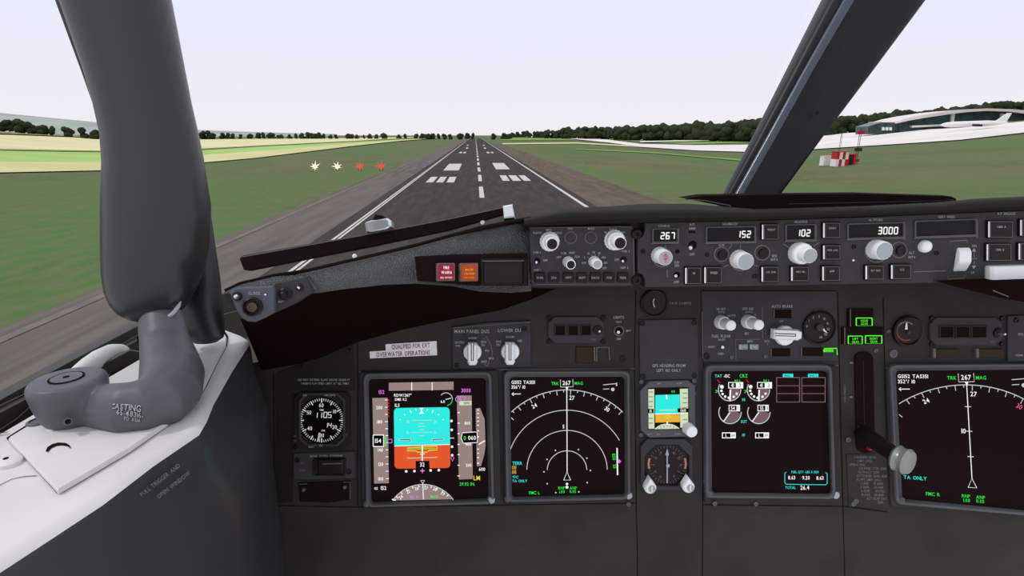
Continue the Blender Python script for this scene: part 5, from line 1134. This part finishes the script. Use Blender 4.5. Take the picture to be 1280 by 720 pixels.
for x, y in ((813.5, 609), (861.5, 608)):
    q = MB(); pts = [(x-.5, y-11.5)]+[(x+7.6*math.sin(math.radians(a)), y+1.5-7.6*math.cos(math.radians(a))) for a in range(50, 311, 20)]; prism(q, pts, S, .004, .016, M['knob'], .0025); o = q.build('teardrop_knob', t)
    q = MB(); prism(q, circ(x+1.6, y+2.4, 4.4, 18), S, .016, .0166, M['knobgrey']); line(q, [(x+1.6, y-1), (x+1.6, y+6)], 1.4, S, .0172, M['knob']); q.build('knob_cap', o)
# ---- centre forward panel
t = pan('autobrake_panel', 'panel with white AUTO BRAKE pointer knob, two white setting knobs and flap gauge', 'switch panel', S, 965, 410)
q = MB(); prism(q, [(877, 364), (1046, 364), (1048, 451), (879, 452.5)], S, 0, .0025, M['plate'], .0006); q.build('face_plate', t)
q = MB()
for s, x, y, h in (('N1 SET', 901.5, 386.4, 3), ('BOTH', 902, 390.2, 2.4), ('AUTO', 914.5, 394.4, 2.6), ('SPD REF', 935, 386, 3), ('AUTO', 936, 390, 2.4), ('V1', 944, 393.6, 2.4), ('SET', 933.5, 417, 2.8), ('FUEL FLOW', 901.5, 420.2, 3.4), ('RATE', 902, 424.6, 2.6), ('RESET', 889.5, 433.5, 2.4), ('USED', 901, 442, 2.4), ('MFD', 937.5, 426.8, 2.8), ('AUTO BRAKE', 977.5, 382.8, 3.2), ('OFF', 976.5, 401.5, 2.4), ('RTO', 959, 426.6, 2.4), ('1', 957, 417, 2.4), ('2', 959.5, 430, 2.4), ('FLAPS', 1023, 389, 2)): txt(q, s, x, y, h, S, M['ink'], .0031)
line(q, [(952.8, 384), (953.2, 423)], .9, S, .003, M['edge']); line(q, [(920, 450), (919.6, 424.5), (950, 424.2)], .8, S, .003, M['edge']); line(q, [(877.5, 390), (878.5, 448)], .9, S, .003, M['edge'])
q.build('lettering', t)
for x, y in ((900, 402), (933.5, 401.4)):
    q = MB(); lathe(q, S, x, y, [(8.6, .0025), (8.4, .005), (8, .013), (7.4, .0145), (5.5, .0148)], M['knob'], 30, .015, 15); o = q.build('rotary_knob', t)
    q = MB(); lathe(q, S, x, y, [(6.4, .014), (6.3, .034), (5.8, .0355), (5, .036), (.5, .036)], M['knob'], 26, .012, 13); q.build('knob_cap', o)
pointer(978.5, 418.5, t, ang=92, r=12.2, L=25, base_h=.0028)
toggle(t, S, 901.5, 433.6, 5, 2, .5)
for x0, s in ((924, 'ENG'), (937.5, 'SYS')): legend_button(t, S, x0, 430.5, x0+11, 437, s, 3, bar=False, face='knobgrey', hgt=.004)
for r_, nm in (((969, 387.5, 989.5, 397.8), 'lamp_window'), ((965.5, 436, 988, 445.5), 'lamp_window'), ((1003.5, 434.8, 1029, 445), 'lamp_window')):
    q = MB(); prism(q, rr(*r_), S, .0025, .0045, M['black'], .0004); line(q, [(r_[0]-1.4, r_[1]), (r_[0]-1.4, r_[3])], 1, S, .0042, M['edge']); q.build(nm, t)
q = MB(); line(q, [(1030, 435.8), (1046, 435.4), (1046.6, 443.5)], 1.3, S, .005, M['e_lime']); flat(q, rr(1029, 436.8, 1042, 440), S, .0048, M['e_lime']); txt(q, 'LE FLAPS EXT', 1035.5, 438.6, 2, S, M['e_black'], .0052); q.build('lit_lamp', t)
q = MB(); lathe(q, S, 1022, 408.8, [(20.5, .0025), (20.5, .006), (18.8, .007), (17.6, .0045), (2, .004)], M['blackp'], 40); o = q.build('flap_gauge', t)
q = MB()
for i, s in enumerate(('0', '1', '2', '5', '10', '15', '25', '30', '40')):
    A = math.radians(-85+i*31); txt(q, s, 1022+13.4*math.sin(A), 408.8-13.4*math.cos(A), 3, S, M['ink'], .0052)
q.build('dial_marks', o); q = MB(); lathe(q, S, 1021.5, 408.5, [(4.4, .005), (4.2, .0075), (1, .008)], M['plate'], 20); prism(q, [(1024.5, 409), (1027.5, 407.6), (1034.5, 416.5), (1031, 414.8)], S, .0055, .0062, M['knob']); q.build('needle', o)
q = MB(); screw(q, S, 882.5, 444.5, 4, .0025); screw(q, S, 913, 446, 2.6, .0025, M['cast']); screw(q, S, 955.5, 445, 2.6, .0025, M['cast']); q.build('panel_hole', t)
# ---- gear indicator lights
def gear(lab, box_, lamps):
    t = pan('gear_light', lab, 'indicator lamp', S, (box_[0]+box_[2])/2, (box_[1]+box_[3])/2, 'landing gear lights'); q = MB(); prism(q, rr(*box_), S, 0, .003, M['black'], .0006); line(q, [(box_[0]+3, box_[1]), (box_[0]+3, box_[3])], 1.2, S, .0036, M['edge']); q.build('lamp_housing', t)
    for x0, y0, x1, y1, s in lamps:
        q = MB(); frame(q, rr(x0, y0, x1, y1, .8, 2), rr(x0+1.1, y0+1.1, x1-1.1, y1-.2, .5, 2), S, .003, .0036, M['e_lime'], chamf=.0001); a, b_ = s.split(); txt(q, a, (x0+x1)/2, y0+(y1-y0)*.38, 2.8, S, M['e_lime'], .0036); txt(q, b_, (x0+x1)/2, y0+(y1-y0)*.75, 2.8, S, M['e_lime'], .0036); q.build('lit_lamp', t)
gear('single lit green gear light above the other two', (1060, 386, 1092, 408), [(1070, 397, 1091, 407.4, 'NOSE GEAR')])
gear('pair of lit green gear lights above the gear lever slot', (1053, 409, 1104, 430.5), [(1060, 419.6, 1078.5, 430, 'LEFT GEAR'), (1081.5, 419.2, 1103, 429.6, 'RIGHT GEAR')])
# ---- landing gear lever
t = pan('landing_gear_lever', 'black gear lever with pale wheel shaped knob in a dark upright slot', 'lever', S, 1085, 540)
gear_t = t; q = MB(); pts = rr(1068.5, 440, 1091.5, 566, 9, 5); pts = [(x+(y-440)*.02, y) for x, y in pts]; prism(q, pts, S, 0, .0022, M['black'], .0004); line(q, [(1079, 450), (1080.5, 530)], .8, S, .0026, M['brown']); q.build('slot', t)
q = MB()
def rod(mb, pts, m, seg=14):
    vs = []; C = [p for p, r in pts]
    for i, (p, r) in enumerate(pts):
        ax = (C[min(i+1, len(C)-1)]-C[max(i-1, 0)]).normalized(); u = ax.cross(Vector((0, 0, 1))).normalized(); w = ax.cross(u)
        for j in range(seg): g = 2*math.pi*j/seg; vs.append(p+u*r*math.cos(g)+w*r*math.sin(g))
    n = len(pts); mb.add(vs, [(i*seg+j, i*seg+(j+1) % seg, (i+1)*seg+(j+1) % seg, (i+1)*seg+j) for i in range(n-1) for j in range(seg)]+[tuple(reversed(range(seg))), tuple((n-1)*seg+j for j in range(seg))], m)
a = S.hit(1077, 541, .004); b_ = S.hit(1122, 571, .085)
rod(q, [(a, .011), (a.lerp(b_, .15), .0125), (a.lerp(b_, .6), .0115), (a.lerp(b_, .95), .0100), (b_, .0105)], M['blackp']); q.build('lever_shaft', t)
q = MB(); ax = ((b_-a).normalized()+Vector((.55, 0, -.05))).normalized(); u = ax.cross(Vector((0, 0, 1))).normalized(); w = ax.cross(u); seg = 36; vs = []; pr = [(-.010, .008), (-.0095, .0150), (-.006, .0176), (-.002, .0162), (0, .0158), (.002, .0162), (.006, .0176), (.0095, .0150), (.010, .006)]
cc = S.hit(1128, 575, .093)
for h, r in pr:
    for j in range(seg): g = 2*math.pi*j/seg; vs.append(cc+ax*h+u*r*math.cos(g)+w*r*math.sin(g))
q.add(vs, [(i*seg+j, i*seg+(j+1) % seg, (i+1)*seg+(j+1) % seg, (i+1)*seg+j) for i in range(len(pr)-1) for j in range(seg)]+[tuple(reversed(range(seg))), tuple((len(pr)-1)*seg+j for j in range(seg))], mat('satin grey wheel', (140, 142, 132), .3, .5, metal=.3)); q.build('wheel_knob', t, angle=50)
q = MB(); prism(q, [(1087, 560), (1092, 559), (1093, 563), (1087, 564)], S, .003, .010, M['redp'] if 'redp' in M else GM['redp'], .001); lathe(q, S, 1072.5, 535, [(3.2, .002), (3, .006), (1, .0075)], M['cast'], 14); q.build('lock_trigger', t)
t = blank('gear_limit_placard', 'dark placard with lines of landing gear limit lettering under the gear lever', [(1058, 568), (1109, 566), (1113, 634), (1061, 634)], .0012, 'panel', (), ())
q = MB()
for i, (s, x) in enumerate((('LANDING GEAR', 1082), ('LIMIT (IAS)', 1081), ('OPERATING', 1071), ('EXTEND 270K-.82M', 1091), ('RETRACT 235K', 1086), ('EXTENDED 320K-.82M', 1090), ('FLAPS LIMIT (IAS)', 1086), ('1-250K    15-200K', 1090), ('2-250K    25-190K', 1090), ('5-250K    30-175K', 1091), ('10-210K   40-162K', 1091), ('ALT FLAP EXT', 1096), ('230K', 1101))): txt(q, s, x, 571.5+i*4.7, 2.9, S, M['inkdim'], .0016, rot=1.2)
q.build('lettering', t)
q = MB()
for x, y in ((1059.5, 549), (1069, 626)): screw(q, S, x, y, 3.2, .001, M['cast'])
for x, y in ((1064.5, 453.5), (1064, 496.5)): prism(q, rr(x-2, y-1, x+2, y+1), S, 0, .001, M['inkdim'])
txt(q, 'LANDING GEAR', 1056, 492, 2.4, S, M['inkdim'], rot=90); q.build('slot_marking', gear_t)
# ---- right side
t = pan('brake_pressure_gauge', 'small round brake pressure gauge with white pointer right of the gear lights', 'gauge', S, 1133, 413.5)
q = MB(); lathe(q, S, 1133, 413.5, [(18.5, 0), (18.5, .005), (16.5, .006), (14.6, .004), (2, .0035)], M['blackp'], 36); q.build('case', t)
q = MB(); line(q, arc(1132.5, 414, 11.5, -130, -60, 10), 1.8, S, .0042, mat('dull red', (130, 52, 55), .5, .1, gain=1.4)); line(q, arc(1132.5, 414, 11.5, -60, 45, 14), 1.6, S, .0042, M['inkdim']); line(q, arc(1132.5, 414, 11.5, 150, 230, 10), 1.4, S, .0042, MATS['dull red']); q.build('scale', t)
q = MB(); prism(q, [(1131.4, 412), (1132.6, 403.5), (1134, 403.5), (1134.6, 412)], S, .0045, .0052, M['knob']); lathe(q, S, 1132.8, 414.5, [(2.4, .004), (2.2, .006), (.6, .0062)], M['plate'], 14); q.build('pointer', t)
for x0, lab in ((1170, 'dark lamp block under the gear side annunciator, nearer the gauge'), (1224, 'dark lamp block under the gear side annunciator, nearer the edge plate')):
    t = pan('lamp_block', lab, 'lamp', S, x0+15, 441, 'lamp blocks'); q = MB(); prism(q, rr(x0, 436.5, x0+31, 447), S, 0, .003, M['brown'], .0005); q.build('lens', t); q = MB(); prism(q, rr(x0-3.5, 435.6, x0, 447.6), S, 0, .0036, M['edge'], .0004); q.build('end_cap', t)
for x, y, r, lab in ((1116.5, 442, 5.2, 'large round grey screw head below the brake pressure gauge'), (1094.5, 438, 2.6, 'small screw head beside the top of the gear lever slot'), (1110.5, 414, 2.4, 'tiny screw head between the gear lights and the brake gauge')):
    q = MB(); screw(q, S, x, y, r, 0, M['cast']); o = q.build('panel_screw'); o['label'] = lab; o['category'] = 'screw'
t = blank('edge_plate', 'dark plate with small pale marks beyond the gear side annunciator', [(1260, 395), (1345, 392), (1345, 450), (1260, 452)], .003, 'plate', ((1268, 400),), (('PFD', 1276, 418, 3), ('NORM', 1274, 444, 2.4)))
for x, y in ((891, 626.5), (942, 627), (1063, 627), (784, 627.5)):
    q = MB(); screw(q, S, x, y, 2.8, .0066, M['cast']); o = q.build('bezel_screw'); o['label'] = 'small pale screw head on the strip along the bottom of the screens'; o['category'] = 'screw'; o['group'] = 'screws under the screens'

# ================================================================== WIPER (outside the windscreen)
WP = Surf(at(470, 296, 1.12), (-.1, -.95, .35))
t = thing('windscreen_wiper', 'dark windscreen wiper lying across the foot of the windscreen', 'wiper', WP.hit(470, 300))
q = MB(); prism(q, [(299, 323), (303, 319.5), (470, 290), (560, 273), (641, 256), (641, 264), (560, 287), (470, 306), (310, 337.5), (304, 337)], WP, -.012, .004, M['black'], .002); q.build('wiper_blade', t)
q = MB(); line(q, [(303, 321), (470, 291), (560, 274), (630, 259)], 1.4, WP, .0046, M['edge']); q.build('blade_highlight', t)  # pale line paints the highlight along the top of the blade
q = MB(); prism(q, [(628.5, 257), (640.5, 255), (643.5, 271), (630, 272.5)], WP, -.012, .012, M['knob'], .003); prism(q, [(630, 271), (643, 270), (643, 276), (630, 276)], WP, -.012, .006, M['black'], .001); q.build('end_cap', t)
q = MB(); prism(q, [(455, 278), (462, 275), (484, 272), (488, 275), (489, 283), (483, 287), (462, 291), (457, 290)], WP, -.01, .016, M['steel'], .005); prism(q, [(464, 276), (469, 268), (478, 269), (483, 273)], WP, -.03, .002, M['black'], .002); q.build('arm_joint', t)
for x, y, lab in ((443, 320, 'small pale bolt head on the nose below the wiper'), (603, 277.5, 'small white stud beside the wiper end')):
    q = MB(); lathe(q, WP, x, y, [(3, -.002), (2.6, .001), (1, .002)], M['knob'], 12); o = q.build('nose_stud'); o['label'] = lab; o['category'] = 'stud'

# ================================================================== LIGHT
w = bpy.data.worlds.new('overcast sky'); scene.world = w; w.use_nodes = True; nt = w.node_tree; bg = nt.nodes['Background']
tc = nt.nodes.new('ShaderNodeTexCoord'); sx = nt.nodes.new('ShaderNodeSeparateXYZ'); cr = nt.nodes.new('ShaderNodeValToRGB')
nt.links.new(tc.outputs['Generated'], sx.inputs[0]); nt.links.new(sx.outputs['Z'], cr.inputs['Fac']); nt.links.new(cr.outputs['Color'], bg.inputs['Color'])
e = cr.color_ramp.elements; e[0].position = 0; e[0].color = (*lin((243, 238, 247)), 1); e[1].position = .16; e[1].color = (*lin((235, 237, 253)), 1)
bg.inputs['Strength'].default_value = 1.0
su = bpy.data.lights.new('sun', 'SUN'); su.energy = 1.1; su.angle = math.radians(6); so = bpy.data.objects.new('sun', su); COL.objects.link(so)
so.rotation_euler = (Vector((0, 0, 0))-Vector((-.62, -.10, .85))).to_track_quat('-Z', 'Y').to_euler()
vs_ = scene.view_settings; vs_.view_transform = 'Standard'; vs_.look = 'None'; vs_.gamma = 1; vs_.exposure = 0; vs_.use_curve_mapping = False
scene.cycles.transparent_max_bounces = 12
